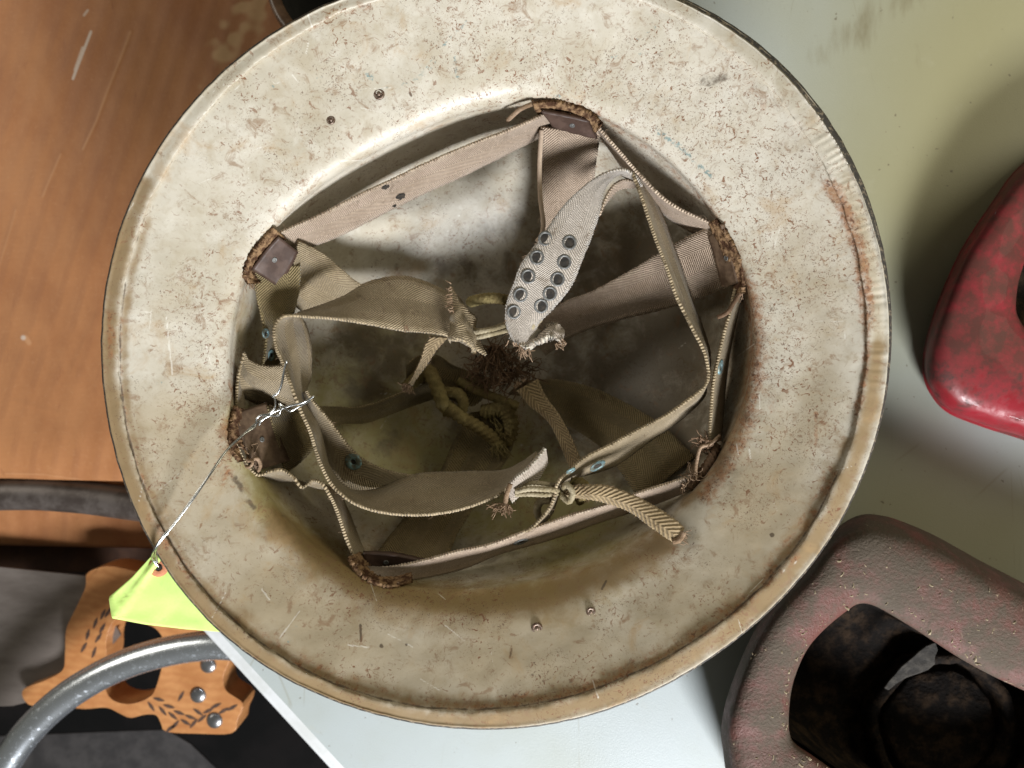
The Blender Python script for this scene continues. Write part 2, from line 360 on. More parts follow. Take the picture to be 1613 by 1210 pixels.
def mask(X, Y, strokes):
    """strokes: (polyline, width px, strength)"""
    m = np.zeros(X.shape)
    for pts, wd, st in strokes:
        best = np.full(X.shape, 1e9)
        if len(pts) == 1: pts = [pts[0], (pts[0][0] + 0.1, pts[0][1])]
        for (x0, y0), (x1, y1) in zip(pts[:-1], pts[1:]):
            dx, dy = x1 - x0, y1 - y0
            t = np.clip(((X - x0) * dx + (Y - y0) * dy) / (dx * dx + dy * dy), 0, 1)
            best = np.minimum(best, np.hypot(X - x0 - t * dx, Y - y0 - t * dy))
        m = np.maximum(m, st * np.exp(-(best / wd) ** 2))
    return m
SCR = [(random.uniform(180, 1380), random.uniform(0, 1130), random.uniform(12, 46), random.uniform(0, 3.14)) for _ in range(60)]
def add_attrs(o, X, Y):
    me = o.data
    hl = [(px, py) for px, py in hem_s]
    def arc(x0, a, b, n=24, off=0.0, fn=R_hem):
        ts = np.linspace(math.radians(a), math.radians(b), n)
        rr = fn(ts) + off
        return [(CX + r * math.cos(t), CY + r * math.sin(t)) for r, t in zip(rr, ts)]
    layers = {
        "rust": [([(1308,292),(1325,320),(1340,350),(1355,400),(1362,450),(1366,500)], 16, 1.0), ([(1366,500),(1364,580),(1350,640)], 9, 0.75), ([(1250,880),(1180,945),(1090,1005)], 16, 0.6), ([(1320,300),(1345,390)], 22, 0.5),
                 ([(1366,500),(1362,600),(1340,690)], 6, 0.55), ([(1285,650),(1286,700)], 5, 0.7), ([(1300,740)], 18, 0.4),
                 ([(175,495),(174,560)], 9, 0.75), (arc(0, 95, 140, off=-5), 7, 0.5), (arc(0, 20, 95, off=-6), 8, 0.62), ([(565,8),(580,12)], 8, 0.6),
                 ([(1180,130),(1200,165)], 22, 0.45), ([(1165,440),(1188,480),(1192,600),(1168,690),(1112,780)], 22, 0.8), ([(1200,480),(1210,620),(1180,720)], 36, 0.36),
                 ([(385,560),(360,640),(355,720),(350,760)], 26, 0.55), ([(400,400),(370,470),(350,520)], 14, 0.4), (arc(0, 20, 130, off=-14), 14, 0.5), ([(236,815),(262,852),(300,905)], 12, 0.7),
                 (arc(0, 140, 185, off=-4), 5, 0.5), ([(840,155),(900,162),(960,190),(1040,250),(1120,330),(1160,400)], 9, 0.55),
                 ([(597,165)], 12, 0.5), ([(1130,560),(1170,640)], 10, 0.4), (arc(0, 228, 262, off=-3), 5, 0.45)],
        "grime": [([(440,830),(520,890),(560,920),(640,942),(740,950),(850,940),(960,905),(1040,860)], 34, 1.0), ([(480,880),(560,945),(700,965),(860,950)], 45, 0.6),
                  ([(1080,790),(1130,735),(1165,650),(1180,560)], 16, 0.75), ([(380,760),(430,830),(500,885)], 30, 0.45), ([(360,700),(372,660)], 22, 0.7),
                  (arc(0, 15, 200, off=-8), 10, 0.75), (arc(0, 15, 170, off=24, ), 22, 0.55), ([(590,965),(900,965)], 34, 0.5), (arc(0, 0, 205, off=17), 18, 1.0), (arc(0, 15, 170, off=-18), 16, 0.5), ([(1290,500),(1340,560)], 20, 0.3),  # outer arcs darken the lower hem, which catches more light than the brim
                  ([(1160,400),(1183,470)], 12, 0.6), ([(440,350),(390,420),(375,520)], 8, 0.5),
                  ([(1000,1060),(1120,990),(1240,880)], 22, 0.45)],
        "teal": [([(1030,203),(1062,225),(1090,248),(1120,278)], 7, 0.75), ([(1135,318),(1165,330),(1185,328)], 5, 0.5), ([(577,118),(585,124)], 7, 0.75),
                 ([(600,140),(650,130),(668,112),(690,80),(722,48),(735,35)], 4, 0.62), ([(718,88),(720,120)], 5, 0.7), ([(660,125),(685,100)], 5, 0.5),
                 ([(875,152),(888,150)], 5, 0.65), ([(965,90),(975,88)], 8, 0.6), ([(1004,62),(1055,30)], 5, 0.6), ([(1008,85)], 5, 0.6),
                 ([(250,600),(275,605)], 9, 0.45), ([(450,1020),(466,985)], 6, 0.5), ([(850,1070)], 10, 0.45), ([(500,123),(540,118)], 4, 0.45), ([(1226,492)], 8, 0.5),
                 ([(430,135),(420,160)], 6, 0.5)],
        "dark": [([(1108,128),(1140,122)], 15, 0.72), ([(370,755),(380,770)], 8, 0.9), ([(392,790),(400,800)], 7, 0.95), ([(450,810)], 16, 0.5),
                 ([(718,106),(719,110)], 3, 0.7), ([(646,147),(648,152)], 3, 1.3), ([(568,985),(569,1010)], 2.5, 1.2), ([(806,1022),(803,1036)], 2.5, 1.2), ([(948,928),(955,915)], 2.5, 1.2),
                 ([(899,1072)], 6, 0.9), ([(1216,843)], 4, 1.6), ([(1215,487)], 5, 0.8), ([(600,1018)], 4, 1.1), ([(640,1016)], 3, 1.2), ([(838,1063)], 4, 0.9),
                 ([(1125,655),(1150,700)], 14, 0.45), ([(812,975)], 8, 0.5), (arc(0, 20, 190, off=-1.5), 2.6, 0.9), (arc(0, 190, 380, off=-1), 1.6, 0.55)],
        "scratch": [([(262,500),(266,545),(272,590)], 1.6, 1.0), ([(325,545),(332,575)], 1.6, 0.9), ([(440,1005),(472,962)], 2, 0.8), ([(412,928),(425,945)], 1.8, 1.0), ([(548,1016),(582,1020)], 2, 0.8),
                    ([(486,68),(482,84)], 2, 1.0), ([(484,20),(492,44)], 2, 1.0), ([(425,120),(432,132),(445,128)], 1.8, 0.8), ([(460,118),(470,130)], 1.8, 0.8), ([(1196,622),(1197,645)], 1.6, 1.0), ([(1180,708),(1182,722)], 1.6, 1.0),
                    ([(1330,520),(1333,545)], 1.6, 0.7), ([(240,470),(236,520)], 1.5, 0.6), ([(1160,700),(1163,716)], 1.5, 1.0), ([(610,1035),(640,1048)], 1.5, 0.6), ([(770,1010),(778,1050)], 1.5, 0.6)]
                   + [([(x, y), (x + l * math.cos(t), y + l * math.sin(t))], 1.5, 0.75) for x, y, l, t in SCR],
        "tan": [(arc(0, -25, 195, off=17, n=40), 14, 0.75), (arc(0, 30, 165, off=-70, n=30), 110, 0.8), (arc(0, -20, 30, off=-70), 80, 0.55), (arc(0, 150, 185, off=-60), 70, 0.35), ([(610,965),(760,985),(900,965)], 40, 0.9),
                ([(1190,200),(1240,300)], 50, 0.4)],
        "olive": [([(560,650),(650,720),(800,760),(900,820)], 130, 0.85), ([(470,840),(560,910),(700,945),(860,930)], 28, 0.85), ([(380,660),(420,800),(520,880)], 34, 0.8), ([(640,560),(560,540)], 70, 0.5),
                  ([(400,560),(395,500)], 30, 0.5)],
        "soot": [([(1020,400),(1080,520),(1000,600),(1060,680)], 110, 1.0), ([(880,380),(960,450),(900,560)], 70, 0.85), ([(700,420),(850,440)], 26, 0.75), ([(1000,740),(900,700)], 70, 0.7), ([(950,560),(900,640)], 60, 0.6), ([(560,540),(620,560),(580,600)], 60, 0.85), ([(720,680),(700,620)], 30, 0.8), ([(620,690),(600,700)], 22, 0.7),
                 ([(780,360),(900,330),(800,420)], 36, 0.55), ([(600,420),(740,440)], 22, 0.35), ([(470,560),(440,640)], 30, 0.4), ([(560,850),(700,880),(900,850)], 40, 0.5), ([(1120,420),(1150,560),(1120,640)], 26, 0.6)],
        "speck": [([(720,40),(820,100)], 90, 1.0), ([(1000,150),(1150,250),(1250,400)], 100, 1.2), ([(1200,500),(1250,700)], 90, 0.9), ([(300,560),(340,640)], 60, 0.9),
                  ([(520,160),(420,200)], 60, 0.5), ([(560,930),(760,960)], 50, 1.0), ([(880,1070),(1060,1050)], 50, 0.8)],
    }
    for nm, st in layers.items():
        v = mask(X.ravel(), Y.ravel(), st).astype(np.float32)
        a = me.attributes.new(nm, 'FLOAT', 'POINT'); a.data.foreach_set("value", v)

helmet = empty("steel_helmet", P(CX, CY, 0), "upturned wide-brimmed white steel helmet with rust specks and webbing liner, lying on the table", "helmet")

Zg = PZ.copy()
# gentle beaten waviness
for i in range(0, NTH):
    c, s_ = math.cos(TH[i]), math.sin(TH[i])
    for j in range(0, NS, 1):
        if True:
            x, y = PXg[i, j] * 0.012, PYg[i, j] * 0.012
            wv = 0.0007 * mnoise.noise(Vector((x, y, 0.3))) + 0.00022 * mnoise.noise(Vector((x * 3, y * 3, 4.3)))
        Zg[i, j] += wv
verts = []
D = K * (CAMZ - PZ)
VX = (PXg - 806.5) * D; VY = -(PYg - 605.0) * D
V = np.stack([VX, VY, Zg], -1)
V[:, -1, :] = V[:, -1, :].mean(0)
verts = V.reshape(-1, 3)
faces = []
for i in range(NTH):
    i2 = (i + 1) % NTH
    b0, b1 = i * NS, i2 * NS
    for j in range(NS - 1):
        faces.append((b0 + j, b0 + j + 1, b1 + j + 1, b1 + j))
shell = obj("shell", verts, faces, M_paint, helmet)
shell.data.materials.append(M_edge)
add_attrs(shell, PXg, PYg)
sol = shell.modifiers.new("thickness", 'SOLIDIFY'); sol.thickness = 0.0011; sol.offset = 1.0; sol.material_offset = 1
# normals must face the camera side; solidify then grows to the back
if shell.data.polygons[200].normal.z < 0:
    shell.data.flip_normals()
sol.offset = -1.0

# folded rim hem: inner torn edge, flat band, outer roll in dark paint
hv, hX, hY, mi = [], [], [], []
NC = 15
NTHH = 2200
THH = np.linspace(0, 2 * np.pi, NTHH, endpoint=False)
ro2, rh2 = R_out(THH), R_hem(THH)
for i in range(NTHH):
    t = THH[i]; c, s = math.cos(t), math.sin(t)
    wob = 2.6 * mnoise.noise(Vector((c * 14, s * 14, 0))) + 1.3 * mnoise.noise(Vector((c * 70, s * 70, 2)))
    b = rh2[i] + wob
    a = ro2[i] + 0.8 * mnoise.noise(Vector((c * 30, s * 30, 5)))
    deg = math.degrees(t)  # y down, so 270..360 is the upper right
    dk = 3.0 + 7.5 * math.exp(-(((deg - 318 + 180) % 360 - 180) / 34.0) ** 2)      # exposed outside of the rolled edge
    rip = 0.0
    for cdeg, wdg, amp in ((331, 7, 0.0004), (343, 3, 0.0003), (352, 4, 0.0003), (4, 5, 0.00025)):
        rip += amp * math.exp(-(((deg - cdeg + 180) % 360 - 180) / wdg) ** 2)
    rip *= mnoise.noise(Vector((t * 80, 0.3, 9))) * 1.3
    lift = 0.0002 + 0.0005 * max(0, mnoise.noise(Vector((c * 6, s * 6, 7))) + 0.35)
    zt = ZRIM + 0.0003 * mnoise.noise(Vector((c * 20, s * 20, 1)))
    wdt = a - b
    sec = [(b + 0.8, ZRIM - 0.0028, 0), (b, ZRIM - 0.0022 + lift * .3, 0), (b + 0.3, ZRIM - 0.0012 + lift, 0), (b + 2.2, ZRIM - 0.0009 + lift, 0)]
    for f in (0.2, 0.35, 0.5, 0.65, 0.8):
        sec.append((b + wdt * f, zt - 0.0006 + lift * (1 - f) + rip * math.sin(math.pi * f) + 0.0003 * f, 0))
    sec += [(a - dk - 1, zt, 0), (a - dk + 0.5, zt - 0.0002, 1), (a - dk * 0.4, zt - 0.0009, 1), (a, zt - 0.0022, 1), (a - 0.5, zt - 0.0036, 1), (a - 12, zt - 0.0038, 1)]
    for r, z, mt in sec:
        x, y = CX + r * c, CY + r * s
        hX.append(x); hY.append(y)
        hv.append(P(x, y, z))
hf = []; hm = []
for i in range(NTHH):
    i2 = (i + 1) % NTHH
    for j in range(NC - 1):
        hf.append((i * NC + j, i2 * NC + j, i2 * NC + j + 1, i * NC + j + 1))
        hm.append(1 if j >= 10 else 0)
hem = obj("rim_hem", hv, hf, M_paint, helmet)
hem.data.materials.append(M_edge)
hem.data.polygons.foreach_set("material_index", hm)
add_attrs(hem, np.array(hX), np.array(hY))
if hem.data.polygons[6].normal.z < 0: hem.data.flip_normals()

def dome(name, px, py, z, r, mat, parent, h=0.5, nrm=None, ring=None):
    v, f = [], []
    n = 18; prof = [(1.0, -0.3), (1.0, 0.0), (0.93, 0.35), (0.7, 0.7), (0.38, 0.93), (0.0, 1.0)]
    if ring: prof = ring
    for (a, b) in prof:
        for k in range(n):
            t = 2 * math.pi * k / n
            v.append(Vector((a * r * math.cos(t), a * r * math.sin(t), b * r * h)))
    for j in range(len(prof) - 1):
        for k in range(n):
            f.append((j * n + k, j * n + (k + 1) % n, (j + 1) * n + (k + 1) % n, (j + 1) * n + k))
    loc = P(px, py, z) if not isinstance(px, Vector) else px
    q = (nrm if nrm is not None else Vector((0, 0, 1))).to_track_quat('Z', 'Y').to_matrix()
    return obj(name, [q @ p + loc for p in v], f, mat, parent)

for (x, y, r) in ((597, 148, 0.0019), (521, 189, 0.0015), (846, 990, 0.0019), (931, 964, 0.0016)):
    z = shell_z(x, y)
    dome("rivet", x, y, z + 0.0001, r, M_rivet, helmet, 0.45,
         ring=[(1.25, -0.3), (1.2, 0.15), (1.0, 0.5), (0.8, 0.5), (0.62, 0.1), (0.45, 0.1), (0.4, 0.55), (0.2, 0.8), (0, 0.85)])

# ------------------------------------------------------------------ ribbons, cords, threads
GRIDS = {}
def ribbon(name, st, mat, parent, thick=0.0011, bow=0.0, label=None, wav=0.0004, fuzz=0.00032, clamp=True, key=None, step=0.00045, seed=0, ncr=10):
    """st: stations (ax,ay,az, bx,by,bz) with pixels and heights in mm; lofted between the two selvedges"""
    raw = []
    for s in st:
        ax, ay, az, bx, by, bz = s
        az /= 1000; bz /= 1000
        if clamp:
            az = max(az, shell_z(ax, ay) + 0.0013); bz = max(bz, shell_z(bx, by) + 0.0013)
        A = P(ax, ay, az); B = P(bx, by, bz)
        raw.append((*A, *B))
    C = catmull(raw, step)
    A, B = C[:, :3], C[:, 3:]
    n = len(C)
    mid = (A + B) / 2
    T = np.gradient(mid, axis=0); T /= (np.linalg.norm(T, axis=1)[:, None] + 1e-12)
    Wd = B - A
    wl = np.linalg.norm(Wd, axis=1)
    Wn = Wd / (wl[:, None] + 1e-12)
    N = np.cross(T, Wn); N /= (np.linalg.norm(N, axis=1)[:, None] + 1e-12)
    for i in range(1, n):
        if np.dot(N[i], N[i - 1]) < 0: N[i] *= -1
    if N[n // 2][2] < 0: N = -N
    ds = np.r_[0, np.cumsum(np.linalg.norm(np.diff(mid, axis=0), axis=1))]
    verts, uv, selv = [], [], []
    top = np.zeros((n, ncr + 1, 3))
    for i in range(n):
        alt = (math.sin(ds[i] / 0.0013 * 2 * math.pi + 2.5 * mnoise.noise(Vector((ds[i] * 300, seed, 0)))) * 0.45 + random.uniform(-0.6, 0.6)) * fuzz
        for k in range(ncr + 1):
            f = k / ncr
            p = A[i] + Wd[i] * f
            off = bow * math.sin(math.pi * f) + wav * mnoise.noise(Vector((ds[i] * 70 + seed, f * 1.6, seed * 3.3)))
            if k == 0: p = p - Wn[i] * alt
            if k == ncr: p = p + Wn[i] * alt
            th = thick * (0.62 if k in (0, ncr) else 0.5)
            if k in (0, ncr): th *= 1.0 + 0.14 * math.sin(ds[i] / 0.0014 * 2 * math.pi)
            pt = p + N[i] * (off + th); pb = p + N[i] * (off - th)
            top[i, k] = pt
            verts.append(pt); verts.append(pb); selv += [1.0 if k in (0, ncr) else 0.0] * 2
            uv.append((f * max(wl.max(), 0.008), ds[i])); uv.append((f * max(wl.max(), 0.008), ds[i]))
    R = (ncr + 1) * 2
    faces = []
    for i in range(n - 1):
        for k in range(ncr):
            a = i * R + k * 2; b = a + 2; c = a + R; d = b + R
            faces.append((a, b, d, c)); faces.append((a + 1, c + 1, d + 1, b + 1))
        a = i * R; faces.append((a, a + R, a + R + 1, a + 1))
        a = i * R + ncr * 2; faces.append((a, a + 1, a + R + 1, a + R))
    for base in (0, (n - 1) * R):
        for k in range(ncr):
            a = base + k * 2
            faces.append((a, a + 1, a + 3, a + 2))
    o = obj(name, verts, faces, mat, parent)
    ul = o.data.uv_layers.new(name="UVMap")
    vi = np.zeros(len(o.data.loops), int); o.data.loops.foreach_get("vertex_index", vi)
    ul.data.foreach_set("uv", np.array(uv)[vi].astype(np.float32).ravel())
    at = o.data.attributes.new("selvedge", 'FLOAT', 'POINT'); at.data.foreach_set("value", np.array(selv, dtype=np.float32))
    if label: o["label"] = label
    g = top.reshape(-1, 3)
    GRIDS[key or o.name] = (g, np.repeat(N, ncr + 1, axis=0))
    return o

def on_ribbon(key, px, py):
    g, N = GRIDS[key]
    d = K * (CAMZ - g[:, 2])
    x = g[:, 0] / d + 806.5; y = -g[:, 1] / d + 605
    i = int(np.argmin((x - px) ** 2 + (y - py) ** 2 - 0.0 * g[:, 2]))
    nn = Vector(N[i])
    return Vector(g[i]), nn

RING = [(1.0, -0.2), (1.0, 0.06), (0.93, 0.2), (0.8, 0.26), (0.68, 0.16), (0.64, -0.05), (0.6, -0.1)]
def eyelet(key, px, py, r, parent, mat=None, hole=None, flip=False, inner=0.62):
    p, nn = on_ribbon(key, px, py)
    if flip: nn = -nn
    if flip: p = p + nn * 0.0011
    e = dome("eyelet", p, 0, 0, r, mat or M_grommet, parent, 1.0, nrm=nn,
             ring=[(1.0, -0.2), (1.0, 0.06), (0.93, 0.12), ((1 + inner) / 2, 0.15), (inner + 0.04, 0.10), (inner, 0.03)])
    h = dome("eyelet_hole", p + nn * 0.00004, 0, 0, r * (inner + 0.02), hole or M_hole, e, 0.05, nrm=nn, ring=[(1.0, 0.0), (0.5, 0.9), (0, 1.0)])
    return e

def tube(name, pts, r, mat, parent, twist=0, n=12, step=0.0005, amp=0.12, taper=None, strands=3, pix=True, uvs=False):
    """pts: (px,py,z mm) or vectors"""
    raw = [tuple(P(a, b, c / 1000)) for a, b, c in pts] if pix else [tuple(p) for p in pts]
    C = catmull(raw, step)
    T = np.gradient(C, axis=0); T /= (np.linalg.norm(T, axis=1)[:, None] + 1e-12)
    up = np.array([0.13, 0.21, 1.0])
    N = np.cross(T[0], up); N /= np.linalg.norm(N)
    verts, faces = [], []
    s = 0.0
    m = len(C)
    for i in range(m):
        if i: s += np.linalg.norm(C[i] - C[i - 1])
        N = N - T[i] * np.dot(N, T[i]); N /= (np.linalg.norm(N) + 1e-12)
        Bn = np.cross(T[i], N)
        rr = r if not taper else r * np.interp(i / (m - 1), [x[0] for x in taper], [x[1] for x in taper])
        for k in range(n):
            a = 2 * math.pi * k / n
            q = rr * (1 + (amp * abs(math.sin(strands * 0.5 * a + twist * s)) * 2 - amp if twist else 0))
            verts.append(C[i] + (N * math.cos(a) + Bn * math.sin(a)) * q)
    for i in range(m - 1):
        for k in range(n):
            faces.append((i * n + k, i * n + (k + 1) % n, (i + 1) * n + (k + 1) % n, (i + 1) * n + k))
    faces.append(tuple(range(n))[::-1]); faces.append(tuple((m - 1) * n + k for k in range(n)))
    return obj(name, verts, faces, mat, parent)

def threads(name, strands, r, mat, parent, label=None):
    """many thin threads in one tangle"""
    V_, F_ = [], []
    for pts in strands:
        C = catmull([tuple(p) for p in pts], 0.0012)
        T = np.gradient(C, axis=0); T /= (np.linalg.norm(T, axis=1)[:, None] + 1e-12)
        b = len(V_)
        for i in range(len(C)):
            N = np.cross(T[i], (0.3, 0.2, 1.0)); N /= (np.linalg.norm(N) + 1e-12); B = np.cross(T[i], N)
            rr = r * (1 - 0.5 * i / len(C))
            for k in range(4):
                a = math.pi / 2 * k
                V_.append(C[i] + (N * math.cos(a) + B * math.sin(a)) * rr)
        for i in range(len(C) - 1):
            for k in range(4):
                F_.append((b + i * 4 + k, b + i * 4 + (k + 1) % 4, b + (i + 1) * 4 + (k + 1) % 4, b + (i + 1) * 4 + k))
    o = obj(name, V_, F_, mat, parent)
    o["kind"] = "stuff"
    if label: o["label"] = label
    return o

def tuft(px, py, z, dx, dy, n, length, spread, curl=0.3):
    """strands leaving pixel point in pixel direction (dx,dy)"""
    out = []
    base = P(px, py, z / 1000)
    d0 = Vector((dx, -dy, 0)).normalized()
    side = Vector((-d0.y, d0.x, 0))
    for _ in range(n):
        p = base + side * random.uniform(-1, 1) * spread * 0.4 + Vector((0, 0, random.uniform(-1, 1) * spread * 0.3))
        d = (d0 + side * random.gauss(0, 0.45) + Vector((0, 0, random.gauss(0, 0.3)))).normalized()
        pts = [p]; L = length * random.uniform(0.5, 1.15)
        for k in range(4):
            d = (d + Vector((random.gauss(0, curl), random.gauss(0, curl), random.gauss(0, curl)))).normalized()
            p = p + d * L / 4
            pts.append(p)
        out.append(pts)
    return out

def tangle(px, py, z, rad_px, n, length, flat=0.5):
    out = []
    for _ in range(n):
        a = random.uniform(0, 6.28); q = rad_px * math.sqrt(random.random())
        p = P(px + q * math.cos(a), py + q * math.sin(a), z / 1000 + random.uniform(-0.002, 0.002))
        d = Vector((random.gauss(0, 1), random.gauss(0, 1), random.gauss(0, flat))).normalized()
        pts = [p]
        for k in range(5):
            d = (d + Vector((random.gauss(0, 0.6), random.gauss(0, 0.6), random.gauss(0, 0.4)))).normalized()
            p = p + d * length / 5
            pts.append(p)
        out.append(pts)
    return out

H = helmet
# ---- crown tapes (deepest first)
ribbon("crown_strap", [(470,380,84, 452,462,78),(512,402,72, 478,492,62),(569,448,56, 535,498,50),(640,470,46, 605,510,42),(715,500,40, 700,525,37)], M_khaki, H, key="C1", seed=1)
ribbon("crown_strap", [(852,200,84, 946,205,84),(853,260,70, 938,262,70),(852,330,56, 930,320,56),(850,400,46, 905,400,44),(835,470,40, 885,480,38),(810,540,38, 860,550,36)], M_tan, H, key="C2", bow=0.001, seed=2)
ribbon("crown_strap", [(1125,352,82, 1165,445,82),(1061,385,72, 1100,470,66),(1000,422,60, 1040,489,54),(935,458,50, 977,504,46),(885,478,44, 906,528,40),(830,520,38, 860,560,36)], M_tan, H, key="C3", bow=0.001, seed=3)
ribbon("crown_strap", [(1095,720,70, 1010,790,66),(1045,672,56, 960,720,50),(999,642,46, 930,692,40),(940,613,40, 880,662,34),(880,598,36, 838,630,32),(820,600,34, 800,620,31)], M_olive_dim, H, key="C4", bow=0.0015, seed=4)
ribbon("crown_strap", [(700,890,74, 585,882,74),(722,838,56, 622,835,56),(760,780,42, 655,792,42),(800,720,33, 694,742,33),(815,680,30, 712,700,30),(812,640,32, 740,650,32)], M_olive_dim, H, key="C5", seed=5)
ribbon("crown_strap", [(420,640,80, 450,745,78),(455,640,68, 480,722,64),(510,640,52, 530,672,48),(570,640,42, 575,666,38),(631,619,36, 630,646,32),(680,600,34, 690,626,31)], M_olive_dim, H, key="C6", seed=6)
ribbon("crown_strap", [(712,575,33, 780,600,34),(690,560,32, 740,640,31),(660,560,33, 655,600,31),(640,575,34, 640,600,33)], M_olive_dim, H, key="C7", seed=7)

# ---- headband tapes between the anchor points
ribbon("headband_strap", [(434,370,90, 462,398,76),(520,330,89, 545,366,70),(600,291,88.5, 622,325,69),(700,245,89, 715,283,69),(800,205,90, 808,237,72),(866,176,91, 876,202,76)], M_tan, H, key="R1", seed=11, wav=0.0006)
ribbon("headband_strap", [(930,186,91, 934,200,76),(960,222,90, 962,236,72),(1008,276,88, 1008,300,68),(1060,322,88, 1056,345,68),(1134,358,89, 1120,380,72)], M_tan, H, key="R2", seed=12)
ribbon("headband_strap", [(1158,455,89, 1168,462,72),(1142,520,89, 1154,525,70),(1126,585,89, 1144,585,70),(1120,640,89, 1139,640,70),(1118,692,88, 1134,695,72)], M_khaki, H, fuzz=0.00018, key="R3", seed=13, bow=0.0006)
ribbon("headband_strap", [(1078,753,90, 1088,772,74),(1000,778,90, 1004,802,72),(949,797,90, 955,818,71),(864,823,90, 870,848,70),(780,855,90, 786,872,70),(715,870,89, 722,897,71),(631,890,87, 645,912,74),(574,893,86, 592,908,76)], M_tan, H, key="R4", seed=14, wav=0.0003)
ribbon("headband_strap", [(566,898,87, 580,886,70),(544,845,88, 565,850,68),(530,803,89, 548,806,69),(519,780,90, 534,778,71),(507,762,91, 522,770,73),(492,757,91, 500,768,74),(476,768,91, 474,760,74),(462,752,91, 462,757,75),(444,740,91, 438,757,76),(425,743,91, 424,752,77),(404,748,91, 406,744,78),(386,728,91, 392,730,79),(372,700,90, 380,704,80)], M_khaki, H, key="R5", seed=15, wav=0.0002)
ribbon("headband_strap", [(396,424,86, 474,418,80),(400,445,86, 472,452,79),(404,470,84, 466,482,74),(412,500,83, 455,510,70),(418,530,83, 446,535,70),(416,560,84, 440,562,72),(412,574,85, 436,590,72)], M_olive_dim, H, key="R6", seed=16)
ribbon("headband_strap", [(384,553,89, 372,612,80),(392,566,87, 382,622,76),(406,574,85, 396,632,72),(426,577,84, 415,640,68),(445,577,82, 440,650,66),(468,590,78, 470,660,62)], M_khaki, H, key="R7", bow=0.0008, seed=17)
ribbon("headband_strap", [(384,556,89, 392,590,78),(374,600,88, 384,610,76),(371,650,88, 384,655,75)], M_khaki, H, key="R8", seed=18)

# holes worn in the upper left tape
for (x, y, r) in ((631, 310, 0.0019), (606, 293, 0.0014), (622, 326, 0.0008)):
    p, nn = on_ribbon("R1", x, y)
    o = dome("worn_hole", p + nn * 0.0001, 0, 0, r, M_hole, H, 0.1, nrm=nn, ring=[(1.3, -0.1), (1.0, 0.6), (0.6, 0.8), (0, 1.0)])
    for v_ in o.data.vertices:
        v_.co += Vector((random.uniform(-1, 1), random.uniform(-1, 1), random.uniform(-0.2, 0.4))) * 0.00022
eyelet("R4", 821, 854, 0.0036, H, inner=0.5)
eyelet("R3", 1134, 578, 0.0034, H, M_verdigris, inner=0.35)

# ---- felt pads, leather patches with rivets, knots
def pad(st, **kw):
    o = ribbon("felt_pad", st, M_felt, H, thick=0.0018, fuzz=0.0005, wav=0.0007, step=0.0007, **kw)
    for v_ in o.data.vertices:
        v_.co += mnoise.noise_vector(v_.co * 700) * 0.0004 + mnoise.noise_vector(v_.co * 2200) * 0.0003
    return o
pad([(430,358,94, 448,374,88),(408,382,94, 424,394,88),(392,408,93.5, 404,418,87),(385,432,93, 402,440,87),(392,448,92, 410,446,86)], seed=21)
pad([(838,162,95, 846,178,88),(868,160,95.5, 868,176,88),(905,168,95.5, 902,182,88),(935,182,95, 928,196,88),(948,196,94, 940,208,87)], seed=22)
pad([(1128,344,94, 1118,352,88),(1146,368,94, 1132,378,88),(1163,405,94, 1148,412,88),(1172,440,93.5, 1156,444,87),(1170,462,92, 1158,464,86)], seed=23)
pad([(372,640,93, 384,646,86),(362,672,93, 376,678,86),(364,706,93, 382,706,86),(378,728,92, 394,722,86)], seed=24)
pad([(548,878,90, 566,870,85),(570,908,90, 582,892,84),(612,924,90, 618,906,84),(650,914,89, 648,900,83)], seed=25)

def patch(st, rv, mat, seed, rr=0.0012):
    o = ribbon("leather_patch", st, mat, H, thick=0.0017, fuzz=0.0, wav=0.0005, step=0.0012, key="patch%d" % seed, seed=seed)
    p, nn = on_ribbon("patch%d" % seed, *rv)
    dome("patch_rivet", p, 0, 0, rr, M_grommet, o, 0.5, nrm=nn, ring=[(1.0, -0.3), (1.0, 0.3), (0.8, 0.6), (0.55, 0.2), (0.3, 0.3), (0, 0.5)])
    return o
patch([(438,372,92.5, 469,396,83),(418,394,92.5, 456,422,82),(395,424,92, 437,451,82)], (433,410), M_leather, 31)
patch([(853,173,93, 871,198,85),(890,180,93, 905,208,84),(929,189,92.5, 941,217,83)], (900,197), M_leather, 32)
patch([(1138,352,92, 1118,372,82),(1152,395,92, 1128,405,82),(1164,446,91, 1140,452,81)], (1145,408), M_leather2, 33)
patch([(370,650,91, 418,634,79),(378,692,91, 436,680,77),(402,742,90, 455,726,76)], (415,691), M_leather2, 34)
patch([(572,870,86, 577,893,80),(620,872,84, 622,898,78),(672,884,82, 668,900,77)], (609,885), M_leather, 35)

# worn cord knots
def knot(name, cx, cy, z, rp, n, rt, mat, extra=()):
    st = tangle(cx, cy, z, rp, n, 0.0065)
    return threads(name, st + list(extra), rt, mat, H)
knot("twine_knot", 1113, 702, 88, 9, 34, 0.00028, M_brownfray, tuft(1105,692,90,-1,-0.1,5,0.006,0.003))
knot("twine_knot", 1092, 752, 89, 9, 34, 0.00028, M_fray, tuft(1080,765,90,-0.6,1,6,0.005,0.003))
knot("twine_knot", 390, 718, 90, 10, 30, 0.00030, M_fray)
tube("lacing_twine", [(1134,686,88),(1118,700,91),(1104,705,91),(1098,725,91),(1096,745,91),(1100,755,89)], 0.0007, M_fray, H, twist=2500)
tube("lacing_twine", [(1128,700,87),(1122,720,89),(1110,738,89),(1098,752,89),(1084,768,88)], 0.0018, M_brownfray, H, twist=1500, amp=0.25)
tube("lacing_twine", [(1135,692,87),(1118,696,90.5),(1102,690,90)], 0.0007, M_brownfray, H, twist=2500)
tube("lacing_twine", [(362,704,93),(376,716,94),(392,726,94),(404,722,93),(410,732,91),(406,744,90)], 0.0008, M_fray, H, twist=2500)
